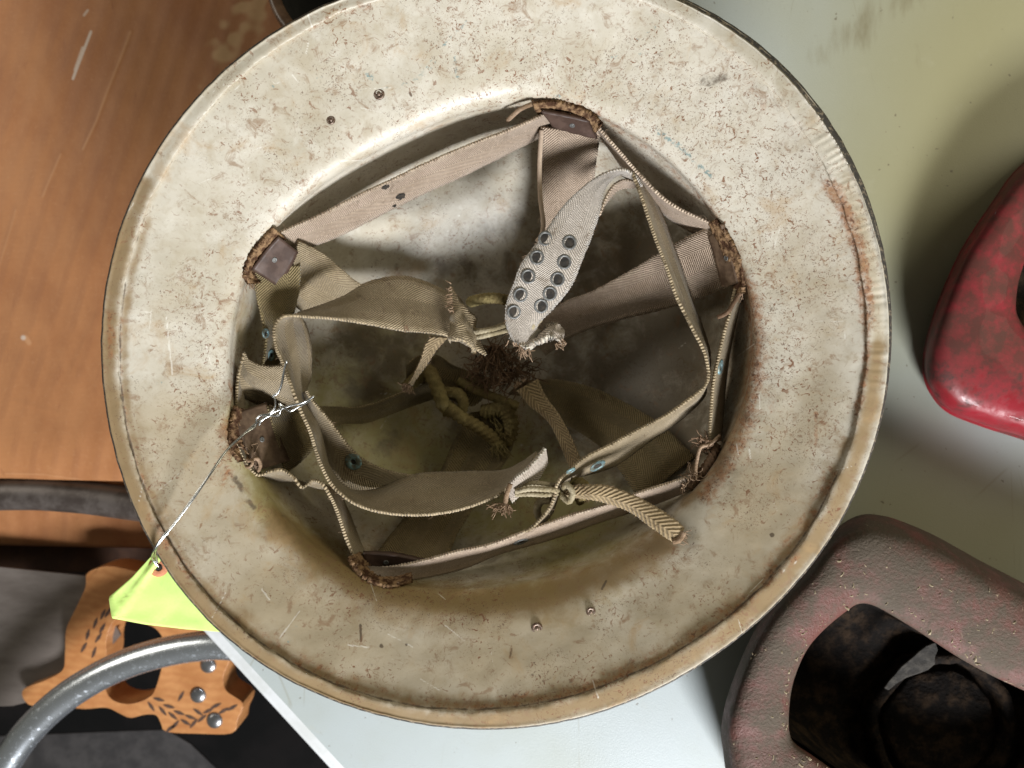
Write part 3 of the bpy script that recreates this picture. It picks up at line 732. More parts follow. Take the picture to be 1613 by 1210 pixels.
tube("lacing_twine", [(372,722,93),(390,736,94),(398,728,95),(386,722,94),(380,712,93)], 0.0006, M_fray, H, twist=2500)
tube("lacing_twine", [(838,164,95),(820,172,93),(806,184,90),(800,190,87)], 0.0009, M_fray, H, twist=2500)
tube("lacing_twine", [(853,205,84),(850,260,80),(851,310,76),(856,352,74),(852,372,72),(846,380,70)], 0.0010, M_tan, H, twist=2500)
tube("lacing_twine", [(1166,462,90),(1155,478,91),(1148,490,91),(1140,496,90),(1130,500,89)], 0.0009, M_brownfray, H, twist=2500)
threads("frayed_edge", tuft(395,445,90,0.2,1,10,0.004,0.005) + tuft(400,380,93,-1,-0.6,10,0.002,0.009) + tuft(1165,460,90,-0.3,1,10,0.006,0.004)
        + tuft(905,165,95,0,-1,8,0.0015,0.010), 0.00022, M_fray, H)

# ---- cord knot at the bottom of the crown
CR = 0.0035
tube("crown_cord", [(640,612,33),(672,585,37),(684,600,41),(693,622,41),(700,640,38),(712,644,34)], CR*0.95, M_cord, H, twist=900)
tube("crown_cord", [(700,618,36),(722,620,38),(730,636,37),(722,650,34),(700,648,31)], CR*0.75, M_cord, H, twist=1300)
tube("crown_cord", [(700,636,36),(724,656,41),(752,672,41),(774,688,38),(785,700,35)], CR*0.85, M_cord, H, twist=1100, amp=0.18)
tube("crown_cord", [(722,600,33),(750,615,35),(790,630,34),(815,640,32)], CR*0.65, M_cord, H, twist=1100)
tube("crown_cord", [(760,650,33),(790,646,36),(805,665,36),(800,690,33),(780,700,30)], CR*1.0, M_cord, H, twist=1300, amp=0.22)
threads("frayed_cord_end", tuft(785,700,37,0.1,1,60,0.008,0.007,0.25) + tangle(795,680,37,14,40,0.007), 0.00028, M_cord, H)
threads("frayed_cord_end", tangle(780,575,40,34,170,0.013) + tuft(775,545,46,-0.1,1,60,0.018,0.012,0.35) + tangle(815,590,38,28,80,0.012), 0.0003, M_brownfray, H)

# short herringbone tape end lying near the middle
ribbon("tape_end", [(814,615,50, 847,597,52),(835,640,50, 860,625,52),(864,665,52, 882,655,54),(882,700,56, 900,688,57),(894,728,58, 912,716,60),(905,748,62, 920,738,62)], M_tail, H, key="T2", bow=0.0006, seed=42)
threads("frayed_edge", tuft(820,606,52,-0.6,-0.8,24,0.003,0.008), 0.00022, M_fray, H)
# small twisted tail under the left strap
ribbon("tape_end", [(677,530,60, 705,532,58),(668,548,58, 690,548,56),(662,568,56, 676,568,54),(652,590,53, 660,590,52),(642,606,51, 648,608,50)], M_tail, H, key="T3", seed=43)
threads("frayed_edge", tuft(643,606,51,-0.5,1,34,0.005,0.004), 0.00028, M_fray, H)

# ---- chin strap, left half
ribbon("chin_strap", [(766,560,76, 735,490,66),(738,544,78, 722,468,66),(700,528,79, 700,458,68),(660,523,80, 668,443,70),(631,521,81, 631,435,70),(575,510,84, 582,444,72),(530,503,87, 540,468,76),(490,500,89, 498,485,78),(462,497,90, 470,494,76),(443,500,91, 474,499,72),(432,515,91, 481,512,68),(434,546,91, 489,545,66),(446,575,91, 489,590,66),(459,610,92, 480,622,72),(474,648,92, 486,640,72),(489,684,92, 503,676,72),(507,735,92, 520,738,72),(530,772,91, 548,770,72),(575,800,91, 590,772,70),(645,812,91, 653,748,68),(715,805,91, 724,744,68),(772,786,92, 790,742,70),(803,766,93, 822,728,74),(830,742,94, 846,712,78)],
       M_khaki, H, key="S1", seed=51, wav=0.0003)
ribbon("chin_strap", [(482,616,82, 478,618,76),(493,632,80, 484,650,72),(519,661,76, 498,700,68),(555,709,73, 520,750,66),(590,733,71, 548,780,66),(640,747,69, 600,800,66),(690,746,66, 660,805,66)], M_khaki, H, key="S1b", seed=52)
eyelet("S1b", 558, 725, 0.0040, H, M_verdigris, inner=0.3)
eyelet("S1", 545, 768, 0.0021, H, M_verdigris, inner=0.4)
eyelet("S1", 470, 522, 0.0036, H, M_verdigris, inner=0.5)
eyelet("S1", 442, 524, 0.0036, H, M_verdigris, inner=0.5)
eyelet("R6", 427, 560, 0.0026, H, M_verdigris, inner=0.4)
eyelet("R6", 418, 526, 0.0022, H, M_verdigris, inner=0.4)
# gathered end, wrinkled
gath = ribbon("gathered_end", [(712,452,76, 708,538,82),(722,470,79, 722,536,84),(734,486,77, 736,545,84),(746,505,76, 750,556,80)], M_khaki, H, key="S1e", seed=53, wav=0.002, fuzz=0.0006, thick=0.002)
for v_ in gath.data.vertices: v_.co += mnoise.noise_vector(v_.co * 260) * 0.0012
threads("frayed_edge", tuft(713,470,80,-1,0.1,26,0.0035,0.016) + tuft(640,513,82,0,1,3,0.003,0.004), 0.0003, M_fray, H)
# loose end at the bottom: blue-stained flat tip
ribbon("strap_tip", [(796,770,92, 806,790,86),(812,752,95, 822,776,88),(830,738,95, 844,758,88),(858,706,93, 862,728,86)], M_pale, H, key="S1t", seed=54, thick=0.0013)
tube("lacing_twine", [(804,762,96),(798,780,96),(796,796,95)], 0.0010, M_fray, H, twist=2000)
threads("frayed_edge", tuft(797,794,95,-0.2,1,40,0.006,0.004), 0.00030, M_fray, H)
threads("frayed_edge", tuft(783,798,94,-1,0.5,10,0.005,0.003), 0.00030, M_fray, H)
# ---- chin strap, perforated right half
ribbon("perforated_strap", [(842,540,80, 878,532,76),(812,540,84, 850,520,80),(797,512,86, 848,510,84),(797,480,88, 872,486,86),(808,449,90, 901,449,88),(822,413,91, 916,413,89),(853,373,91, 930,379,89),(884,328,91, 944,337,88),(915,297,91, 950,306,88),(945,276,91, 960,287,86),(977,266,90, 976,275,82),(998,275,88, 992,284,74),(1010,292,88, 1022,300,71)],
       M_white, H, key="S2", bow=0.0010, seed=61, wav=0.0003)
ribbon("perforated_strap", [(938,345,80, 944,338,86),(955,318,80, 960,300,84),(975,298,80, 978,284,84),(1000,294,78, 1004,286,84)], M_tan, H, key="S2u", seed=62)
for (x, y) in ((861,378),(846,406),(833,436),(820,465),(809,491),(899,383),(890,413),(879,440),(866,463),(851,481)):
    eyelet("S2", x, y, 0.0032, H, M_grommet, inner=0.66)
crump = ribbon("gathered_end", [(800,520,82, 826,508,80),(812,540,84, 835,524,80),(830,546,84, 852,528,80),(852,536,85, 862,514,80),(872,532,86, 874,508,82),(884,542,84, 884,520,80)], M_pale, H, key="S2e", seed=63, wav=0.002, fuzz=0.0006, thick=0.0018)
for v_ in crump.data.vertices: v_.co += mnoise.noise_vector(v_.co * 300) * 0.0012
threads("frayed_edge", tuft(826,548,83,-0.2,1,14,0.006,0.006) + tuft(880,538,84,0.8,1,22,0.004,0.005) + tuft(812,540,84,-0.3,1,10,0.003,0.008), 0.00032, M_fray, H)
tube("tie_cord", [(802,498,72),(818,516,80),(836,512,83),(848,498,82),(842,490,76)], 0.0022, M_palecord, H, twist=1500, amp=0.2)
tube("tie_cord", [(740,476,66),(760,471,72),(782,470,74),(804,474,72)], 0.0024, M_cord, H, twist=1500)
tube("tie_cord", [(742,522,76),(760,522,80),(780,518,80),(806,508,76)], 0.0014, M_palecord, H, twist=2200)
tube("tie_cord", [(744,532,74),(762,529,80),(782,524,80),(806,518,76)], 0.0012, M_palecord, H, twist=2200)
# right hand edge-on run down to the lower knot
ribbon("chin_strap", [(996,272,88, 1020,290,76),(1006,300,89, 1033,318,74),(1020,340,90, 1048,355,74),(1037,390,90, 1068,410,74),(1051,425,90, 1083,455,73),(1066,468,90, 1098,495,73),(1089,515,91, 1110,527,74),(1107,548,92, 1117,552,76),(1114,575,92, 1118,576,76),(1114,600,92, 1112,602,74),(1098,620,92, 1106,628,74),(1047,655,92, 1062,668,74),(1005,677,92, 1019,697,74),(963,700,92, 977,728,75),(920,722,93, 946,742,77),(896,742,94, 906,752,80),(878,760,94, 884,764,80),(872,786,93, 876,788,80),(860,808,92, 866,812,80),(836,832,91, 840,838,80),(824,837,90, 828,842,80)],
       M_khaki, H, key="S3", seed=71, wav=0.0003)
eyelet("S3", 941, 733, 0.0038, H, M_verdigris, inner=0.52)
eyelet("S3", 897, 741, 0.0022, H, M_verdigris, inner=0.4)
# tail with herringbone
ribbon("tape_end", [(888,768,92, 890,778,86),(905,765,94, 912,784,92),(935,763,96, 930,787,95),(963,766,97, 955,793,96),(1005,783,99, 991,806,98),(1041,803,102, 1022,828,101),(1068,822,104, 1046,845,103),(1078,833,104, 1060,853,103.5)], M_tail, H, key="T1", bow=0.0012, seed=81)
threads("frayed_edge", tuft(1072,845,104,1,0.4,16,0.004,0.006), 0.00018, M_fray, H)
tube("tie_cord", [(1060,853,104.5),(1070,850,105.5),(1077,838,105)], 0.0012, M_fray, H, twist=2000)
for dy, dz in ((0, 0), (8, -2), (-8, -3)):
    tube("tie_cord", [(812,774 + dy * 0.6, 92 + dz),(835,770 + dy, 94 + dz),(860,771 + dy, 94 + dz),(880,772 + dy * 0.5, 92 + dz)], 0.0011, M_palecord, H, twist=1800, amp=0.2)
tube("tie_cord", [(884,780,92),(896,790,94),(902,776,96),(893,764,95),(888,772,90),(898,792,86)], 0.0012, M_palecord, H, twist=1800, amp=0.2)
tube("tie_cord", [(900,760,88),(918,762,90),(922,776,88),(912,790,84)], 0.0020, M_cord, H, twist=1500, amp=0.2)
tube("tie_cord", [(868,788,88),(852,790,86),(846,805,84),(852,820,82)], 0.0016, M_palecord, H, twist=1500)

# loose fuzz standing off the worn webbing
hairs = []
for key, (g, N) in GRIDS.items():
    if key.startswith("patch"): continue
    nn_ = len(g) // 11
    for _ in range(int(nn_ * 0.16)):
        i = random.randrange(nn_); k = random.choice((0, 0, 10, 10, random.randrange(11)))
        if i * 11 + 10 >= len(g): continue
        p = Vector(g[i * 11 + k]); e = Vector(g[i * 11 + 10]) - Vector(g[i * 11])
        d = (e.normalized() * (1 if k > 5 else -1) + Vector((random.gauss(0, .6), random.gauss(0, .6), random.gauss(0.2, .5)))).normalized()
        L = random.uniform(0.0006, 0.0018) * (2.2 if random.random() < 0.06 else 1)
        hairs.append([p, p + d * L * 0.5, p + (d + Vector((random.gauss(0, .4), random.gauss(0, .4), random.gauss(0, .4)))) * L])
threads("loose_fuzz", hairs, 0.00008, M_fray, H)

# ------------------------------------------------------------------ tag on a wire
tag = empty("string_tag", P(245, 890, 0.105), "blank fluorescent yellow paper tag tucked under the helmet rim on a thin wire", "tag")
n = NT("fluorescent_yellow_card"); f = n.noise(900, 3)
tc = n.mix(f, (0.72, 0.95, 0.30), (0.64, 0.90, 0.24))
tc = n.mix(n.mul(n.step(n.noise(120, 5, 0.7, 0.5), 0.52, 0.75), 0.4), tc, (0.45, 0.55, 0.22))
M_tag = n.out(tc, 0.75, 0, n.bump(f, 0.15, 0.0002), 0.2)
M_ringc = simple("orange_card_ring", (0.62, 0.25, 0.13), (0.52, 0.2, 0.1), 600, 0.8)
out2d = [(243,872),(232,884),(205,912),(171,942),(176,973),(205,979),(250,986),(300,992),(352,996),(400,960),(330,880),(262,874)]
def card(name, pts, zf, t, mat, parent):
    vs, fs = [], []
    n_ = len(pts)
    for s in (0, -t):
        for (x, y) in pts: vs.append(P(x, y, zf(x, y) + s))
    fs.append(tuple(range(n_))); fs.append(tuple(range(n_, 2 * n_))[::-1])
    for i in range(n_): fs.append((i, (i + 1) % n_, n_ + (i + 1) % n_, n_ + i))
    return obj(name, vs, fs, mat, parent, smooth=False)
# curved card built as a fine strip fan so that it bends
def tagz(x, y): return 0.1075 - 0.00004 * (x - 170) * 0.6 + 0.0022 * math.sin((x - 170) / 60.0) + 0.0012 * max(0.0, 1 - abs((x - 205) * 0.8 + (y - 940) * 0.6) / 7.0) + 0.0006 * mnoise.noise(Vector((x * 0.04, y * 0.04, 2)))
NU, NV = 26, 14
gv, gf = [], []
left = catmull([(243,871),(205,911),(170,941)], 3); lower = catmull([(170,941),(174,970),(182,978)], 3)
def edgeL(t):  # along the left/lower outline from the apex to the far corner
    pts = [(243,871),(207,910),(171,941),(176,974),(230,984),(290,991),(352,996)]
    L_ = np.r_[0, np.cumsum([math.dist(pts[i], pts[i+1]) for i in range(len(pts)-1)])]; L_ /= L_[-1]
    return np.interp(t, L_, [p[0] for p in pts]), np.interp(t, L_, [p[1] for p in pts])
def edgeR(t):
    pts = [(247,871),(300,905),(350,950),(372,985),(375,990)]
    L_ = np.r_[0, np.cumsum([math.dist(pts[i], pts[i+1]) for i in range(len(pts)-1)])]; L_ /= L_[-1]
    return np.interp(t, L_, [p[0] for p in pts]), np.interp(t, L_, [p[1] for p in pts])
NU = 60
for s in (0, 1):
    for i in range(NU + 1):
        a, b = edgeL(i / NU), edgeR(i / NU)
        for j in range(NV + 1):
            t = j / NV
            x, y = a[0] + (b[0] - a[0]) * t, a[1] + (b[1] - a[1]) * t
            gv.append(P(x, y, tagz(x, y) - s * 0.00035))
BB = (NU + 1) * (NV + 1)
for i in range(NU):
    for j in range(NV):
        q = i * (NV + 1) + j
        gf.append((q, q + 1, q + NV + 2, q + NV + 1)); gf.append((BB + q, BB + q + NV + 1, BB + q + NV + 2, BB + q + 1))
    q = i * (NV + 1); gf.append((q, q + NV + 1, BB + q + NV + 1, BB + q))
    q = i * (NV + 1) + NV; gf.append((q, BB + q, BB + q + NV + 1, q + NV + 1))
obj("tag_card", gv, gf, M_tag, tag)
dome("reinforcing_ring", 250, 893, tagz(250, 893) + 0.0001, 0.0040, M_ringc, tag, 0.08, ring=[(1, -0.5), (1, 1), (0.5, 1.2), (0.4, 1.2), (0.4, -0.5)])
dome("punched_hole", 252, 894, tagz(250, 893) + 0.0002, 0.0018, M_hole, tag, 0.08, ring=[(1, -0.5), (1, 1), (0, 1.0)])
WR = 0.00042
def wz(x, y): return max(shell_z(x, y), 0) * 1000
tube("tag_wire", [(250,893,109),(240,880,112),(243,866,117.5),(256,846,118.5),(272,828,117),(300,790,116),(330,748,113),(355,712,108),(380,688,104),(406,665,100),(430,650,99),(455,640,98.5),(478,634,98),(495,624,97)], WR*1.15, M_wire, tag, n=8)
tube("tag_wire", [(250,893,108),(246,878,111),(247,862,117.8),(262,842,118),(276,824,117.5),(304,787,116.5),(332,746,113.5),(357,710,108.5),(382,686,104.5),(402,672,101),(404,660,101),(412,654,101),(424,652,101),(433,642,101),(433,628,101.5),(429,624,102),(440,616,102),(445,600,102.5),(448,582,103),(452,568,104)], WR, M_wire, tag, n=8)
tube("tag_wire", [(408,670,101),(412,663,102),(425,655,101.5),(438,655,101),(442,646,102),(440,636,102),(446,640,101),(456,648,101),(470,641,100.5),(480,636,99.5),(490,630,98.5)], WR, M_wire, tag, n=8)
tube("tag_wire", [(429,624,102.5),(437,620,102.5),(443,606,103),(446,590,103.5),(450,572,104)], WR, M_wire, tag, n=8)

# ------------------------------------------------------------------ table
n = NT("white_table_plastic")
big = n.noise(9, 4, 0.6); peb = n.noise(1500, 2, 0.5); mid = n.noise(60, 5, 0.7)
col = n.mix(n.step(big, 0.35, 0.7), (0.42, 0.465, 0.475), (0.385, 0.42, 0.40))
stn = n.attr("stain"); yel_dim = n.attr("yellow")
col = n.mix(n.mul(yel_dim, 0.8), col, (0.30, 0.275, 0.14))  # yellowing plus the dimmer light on the right, painted into the plastic
smear = n.noise(60, 5, 0.7, 0.2, vec=n.map(scale=(1, 0.22, 1), rot=(0, 0, -0.75)))
s1 = n.step(n.math('ADD', stn, n.math('MULTIPLY', n.math('SUBTRACT', smear, 0.5), 2.2)), 0.3, 1.1)
col = n.mix(n.mul(s1, 0.75), col, (0.18, 0.15, 0.08))
col = n.mix(n.mul(n.step(mid, 0.58, 0.8), 0.25), col, (0.42, 0.40, 0.30))
scr = n.mul(n.step(n.voro(26, 'DISTANCE_TO_EDGE', vec=n.map(scale=(1, 0.15, 1), rot=(0, 0, 0.8))), 0.006, 0.0), n.step(n.noise(20, 2), 0.5, 0.6))
col = n.mix(n.mul(scr, 0.35), col, (0.25, 0.23, 0.16))
grit = n.mul(n.step(n.noise(800, 3, 0.7), 0.62, 0.72), n.step(n.noise(22, 4, 0.7), 0.48, 0.66))
col = n.mix(n.mul(grit, 0.45), col, (0.17, 0.14, 0.09))
dots = n.step(n.noise(330, 1, 0.5, 0.4), 0.755, 0.785)
col = n.mix(n.mul(dots, 0.75), col, (0.10, 0.07, 0.04))
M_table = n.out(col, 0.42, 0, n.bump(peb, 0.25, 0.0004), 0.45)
table = empty("folding_table", P(900, 700, 0), "white plastic folding table with a rounded edge, dirty and yellowed toward the upper right", "table")
c0 = P(287, 963, 0); e1 = (P(530, 1210, 0) - c0); e1.z = 0
# lip line is parallel to e1
d1 = Vector((198, -215, 0)).normalized(); d2 = Vector((700, 965, 0)).normalized()
poly = []
rc = 0.012
cc = c0 + d1 * rc + d2 * rc
for k in range(9):
    t = k / 8
    poly.append((c0 + d2 * rc) * (1 - t) ** 2 + c0 * 2 * t * (1 - t) + (c0 + d1 * rc) * t * t)
far1 = c0 + d1 * 0.62; far2 = c0 + d2 * 0.75
poly = poly + [far1, far1 + (far2 - c0), far2]
def slab(name, poly, z0, z1, mat, parent, lipw=0.004):
    n_ = len(poly); vs, fs = [], []
    ctr = sum(poly, Vector()) / n_
    levels = [(0.0, z0), (0.0, z1 - 0.003), (0.0008, z1 - 0.0012), (0.0026, z1 + 0.0002), (lipw, z1), (0.014, z1)]
    for ins, z in levels:
        for i in range(n_):
            p = poly[i]; a = (poly[i] - poly[i - 1]).normalized() if (poly[i] - poly[i - 1]).length > 1e-9 else Vector((1, 0, 0)); b = (poly[(i + 1) % n_] - poly[i]).normalized()
            nn = Vector((a.y + b.y, -(a.x + b.x), 0)).normalized()
            if nn.dot(ctr - p) < 0: nn = -nn
            q = p + nn * ins; vs.append((q.x, q.y, z))
    for l in range(len(levels) - 1):
        for i in range(n_):
            j = (i + 1) % n_
            fs.append((l * n_ + i, l * n_ + j, (l + 1) * n_ + j, (l + 1) * n_ + i))
    fs.append(tuple(range(n_)))
    return obj(name, vs, fs, mat, parent), [Vector(v) for v in vs[-n_:]]
M_tedge = simple("white_table_edge", (0.68, 0.70, 0.72), (0.60, 0.62, 0.62), 60, 0.4, 0, 0.1, 0.0002)
edge_o, inner = slab("table_edge", poly, -0.022, 0.0, M_tedge, table)
# top sheet as a grid so the stain and dimming layers have vertices
A0 = inner
tx, ty, tv = [], [], []
base = inner
corner = c0 + (d1 + d2) * 0.0043
NXg = 150
f1, f2 = far1 - c0, far2 - c0
tv = []; tf = []
# grid over the parallelogram
for i in range(NXg + 1):
    for j in range(NXg + 1):
        p = c0 + f1 * (0.0085 + 0.983 * i / NXg) + f2 * (0.0072 + 0.985 * j / NXg)
        tv.append(Vector((p.x, p.y, 0.00025 + (0.0003 if 0 < i < NXg and 0 < j < NXg else -0.0006))))
for i in range(NXg):
    for j in range(NXg):
        q = i * (NXg + 1) + j
        tf.append((q, q + NXg + 1, q + NXg + 2, q + 1))
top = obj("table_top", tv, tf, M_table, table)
if top.data.polygons[0].normal.z < 0: top.data.flip_normals()
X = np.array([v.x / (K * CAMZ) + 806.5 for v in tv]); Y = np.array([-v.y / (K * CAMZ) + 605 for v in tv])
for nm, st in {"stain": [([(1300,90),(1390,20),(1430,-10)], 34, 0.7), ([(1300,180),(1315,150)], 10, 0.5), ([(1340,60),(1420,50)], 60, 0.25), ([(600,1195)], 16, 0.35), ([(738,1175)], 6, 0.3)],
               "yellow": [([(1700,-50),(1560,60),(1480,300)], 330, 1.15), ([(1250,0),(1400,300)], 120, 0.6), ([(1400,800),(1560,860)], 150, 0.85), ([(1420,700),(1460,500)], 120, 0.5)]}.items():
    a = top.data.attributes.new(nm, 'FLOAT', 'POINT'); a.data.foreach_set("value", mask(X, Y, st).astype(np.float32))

# ------------------------------------------------------------------ cardboard
n = NT("brown_cardboard")
rv_ = n.map(rot=(0, 0, math.radians(17)))
ribs = n.wave(26, vec=rv_, dist=0.5, dscale=0.6, direction='X')
f = n.noise(22, 5, 0.65, vec=n.map(scale=(1, 0.6, 1), rot=(0, 0, math.radians(17)))); g = n.noise(500, 3)
col = n.mix(n.step(f, 0.35, 0.68), (0.40, 0.178, 0.072), (0.31, 0.125, 0.048))
col = n.mix(n.mul(n.step(ribs, 0.6, 0.95), n.step(n.noise(25, 3), 0.4, 0.6), 0.28), col, (0.26, 0.11, 0.05))
weft = n.wave(95, vec=n.map(rot=(0, 0, math.radians(-6))), dist=0.8, dscale=2, direction='Y')
col = n.mix(n.mul(n.step(weft, 0.5, 0.9), 0.06), col, (0.30, 0.13, 0.06))
col = n.mix(n.mul(n.step(n.noise(120, 5, 0.7, 0.3, vec=n.map(scale=(1, 0.18, 1), rot=(0, 0, math.radians(17)))), 0.6, 0.74), 0.45), col, (0.20, 0.07, 0.035))
col = n.mix(n.mul(n.step(n.attr("pale"), 0.35, 0.8), 0.8), col, (0.56, 0.36, 0.18))
col = n.mix(n.mul(n.step(n.attr("crease"), 0.45, 1.0), 0.5), col, (0.56, 0.31, 0.16))
col = n.mix(n.mul(n.step(n.attr("scuff"), 0.4, 0.9), 0.7), col, (0.62, 0.55, 0.48))
col = n.mix(n.mul(n.step(g, 0.55, 0.75), 0.2), col, (0.50, 0.27, 0.14))
hb = n.math('ADD', n.math('MULTIPLY', ribs, 0.6), n.math('MULTIPLY', g, 0.2))
hb = n.math('ADD', hb, n.math('MULTIPLY', n.attr("crease"), 0.8))
M_card = n.out(col, 0.55, 0, n.bump(hb, 0.4, 0.0008), 0.35)
box = empty("cardboard_box", P(100, 380, -0.14), "large brown corrugated cardboard box with creases and scuffs, beside the table at the left", "box")
def panel(name, corners, mat, parent, nx=90, ny=90, curl=None, thick=0.004):
    a, b, c, d = [Vector(x) for x in corners]
    vs, fs = [], []
    for i in range(nx + 1):
        for j in range(ny + 1):
            u, v_ = i / nx, j / ny
            p = a * (1 - u) * (1 - v_) + b * u * (1 - v_) + c * u * v_ + d * (1 - u) * v_
            if curl: p = p + curl(u, v_)
            vs.append(p)
    for i in range(nx):
        for j in range(ny):
            q = i * (ny + 1) + j
            fs.append((q, q + ny + 1, q + ny + 2, q + 1))
    o = obj(name, vs, fs, mat, parent)
    if o.data.polygons[0].normal.z < 0: o.data.flip_normals()
    m = o.modifiers.new("thickness", 'SOLIDIFY'); m.thickness = thick; m.offset = -1
    return o
ZC = -0.034
pa = panel("box_panel", [P(-500, -420, ZC), P(700, -420, ZC), P(560, 768, ZC), P(-500, 746, ZC)], M_card, box, 520, 400,
           curl=lambda u, v: Vector((0, 0, -0.006 * max(0, (v - 0.93) / 0.07) ** 2 + 0.0008 * mnoise.noise(Vector((u * 14, v * 14, 0))))))
co = np.array([v.co[:] for v in pa.data.vertices]); Xc = co[:, 0] / (K * (CAMZ - ZC)) + 806.5; Yc = -co[:, 1] / (K * (CAMZ - ZC)) + 605
for nm, st in {"crease": [([(205,50),(175,130),(152,190),(130,235)], 4, 0.9), ([(95,243),(82,275),(68,310)], 4, 0.8), ([(25,330),(8,390),(-10,450)], 4, 0.7), ([(150,500),(110,590)], 5, 0.5), ([(60,508),(35,540)], 6, 0.5), ([(0,748),(60,749),(120,758)], 3, 0.8), ([(20,632),(90,650)], 5, 0.4), ([(40,532),(45,540)], 7, 1.0)],
               "scuff": [([(143,50),(128,90),(115,124)], 3.5, 1.0), ([(138,16),(132,24)], 4, 0.8), ([(130,75),(118,110)], 4, 0.8), ([(36,532)], 6, 1.0)],
               "pale": [([(430,-20),(390,30),(350,80)], 34, 1.0), ([(345,90),(330,115),(318,135)], 11, 0.7), ([(380,10),(410,40)], 20, 0.6)]}.items():
    m_ = mask(Xc, Yc, st)
    if nm == "pale": m_ = m_ * (0.7 + 0.9 * np.array([mnoise.noise(Vector((x * 0.05, y * 0.05, 1))) for x, y in zip(Xc, Yc)]))
    a = pa.data.attributes.new(nm, 'FLOAT', 'POINT'); a.data.foreach_set("value", m_.astype(np.float32))
# side wall of the box going down under the edge
panel("box_panel", [P(-500, 740, ZC - 0.012), P(560, 762, ZC - 0.012), P(560, 762, ZC - 0.012) + Vector((0, 0.004, -0.12)), P(-500, 740, ZC - 0.012) + Vector((0, 0.004, -0.12))], M_card, box, 20, 8)
# lower flap under the tube
flap = empty("cardboard_flap", P(100, 840, -0.10), "lower brown cardboard flap in the shade below the grey tube", "cardboard")
panel("flap_panel", [P(-400, 785, -0.085), P(420, 800, -0.085), P(420, 868, -0.098), P(-400, 850, -0.098)], M_card, flap, 40, 12)
panel("flap_edge", [P(-400, 850, -0.0985), P(420, 868, -0.0985), P(420, 868, -0.0985) + Vector((0, -0.012, -0.12)), P(-400, 850, -0.0985) + Vector((0, -0.012, -0.12))], M_card, flap, 20, 8)
M_shadecard = simple("dark_damp_cardboard", (0.055, 0.024, 0.013), (0.085, 0.038, 0.02), 60, 0.8)  # darker copy of the card brown, standing in for shade
panel("flap_panel", [P(-400, 838, -0.135), P(420, 852, -0.135), P(420, 912, -0.14), P(-400, 886, -0.14)], M_shadecard, flap, 30, 10)

# ------------------------------------------------------------------ tubes
M_chrome = simple("scuffed_chrome", (0.40, 0.40, 0.41), (0.30, 0.30, 0.31), 60, 0.3, 0.9, 0.15, 0.0003)
M_dulltube = simple("dull_dark_tube", (0.07, 0.055, 0.048), (0.13, 0.11, 0.10), 60, 0.42, 0.4, 0.3, 0.0004)
n = NT("spotted_chrome"); f = n.noise(380, 4, 0.65); g = n.noise(25, 3, vec=n.map(scale=(1, 0.4, 1)))
M_chrome2 = n.out(n.mix(n.step(f, 0.74, 0.79), n.mix(g, (0.80, 0.85, 0.92), (0.62, 0.66, 0.72)), (0.16, 0.13, 0.10)), n.math('ADD', 0.25, n.math('MULTIPLY', n.step(f, 0.55, 0.75), 0.3)), 0.92, n.bump(f, 0.15, 0.0003))
def Q(pts): return [P(a, b, c / 1000) for a, b, c in pts]
t1 = tube("curved_chrome_tube", Q([(-60,1330,-38),(-15,1240,-38),(8,1204,-38),(45,1152,-38),(97,1103,-38),(156,1065,-38),(208,1042,-38),(260,1027,-38),(312,1018,-38),(360,1016,-38),(460,1025,-38)]), 0.0088, M_chrome2, None, n=40, step=0.003, pix=False)
t1["label"] = "curved chrome metal tube sweeping over the wooden saw handle at the lower left"; t1["category"] = "tube"
t2 = tube("straight_metal_tube", Q([(-300,790,-45),(0,778,-45),(120,782,-45),(240,797,-45),(420,812,-45)]), 0.0100, M_dulltube, None, n=32, step=0.004, pix=False)
t2["label"] = "straight dull dark metal tube across the bottom edge of the big cardboard box"; t2["category"] = "tube"

# ------------------------------------------------------------------ saws
n = NT("grey_saw_steel"); f = n.noise(35, 5, 0.6, vec=n.map(scale=(1, 3, 1))); g = n.noise(600, 3)
M_blade = n.out(n.mix(n.step(f, 0.35, 0.68), (0.20, 0.172, 0.155), (0.145, 0.122, 0.108)), 0.5, 0.35, n.bump(g, 0.1, 0.0002))
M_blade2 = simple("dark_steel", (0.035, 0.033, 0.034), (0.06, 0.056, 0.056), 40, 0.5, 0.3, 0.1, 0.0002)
n = NT("orange_wood")
gr = n.wave(60, vec=n.map(rot=(0, 0, 0.15)), dist=6, dscale=1.5, direction='Y', detail=3); g = n.noise(60, 4, 0.6)
M_wood = n.out(n.mix(n.mul(gr, 0.35), n.mix(n.step(g, 0.35, 0.7), (0.55, 0.26, 0.10), (0.42, 0.18, 0.062)), (0.36, 0.13, 0.045)), 0.38, 0, n.bump(gr, 0.1, 0.0003), 0.5)
M_burn = simple("burnt_mark", (0.055, 0.03, 0.02), (0.10, 0.05, 0.03), 500, 0.8)
ZS = -0.070
saw = empty("hand_saw", P(200, 1020, ZS - 0.02), "hand saw with grey blade and carved orange wooden handle below the yellow tag", "saw")
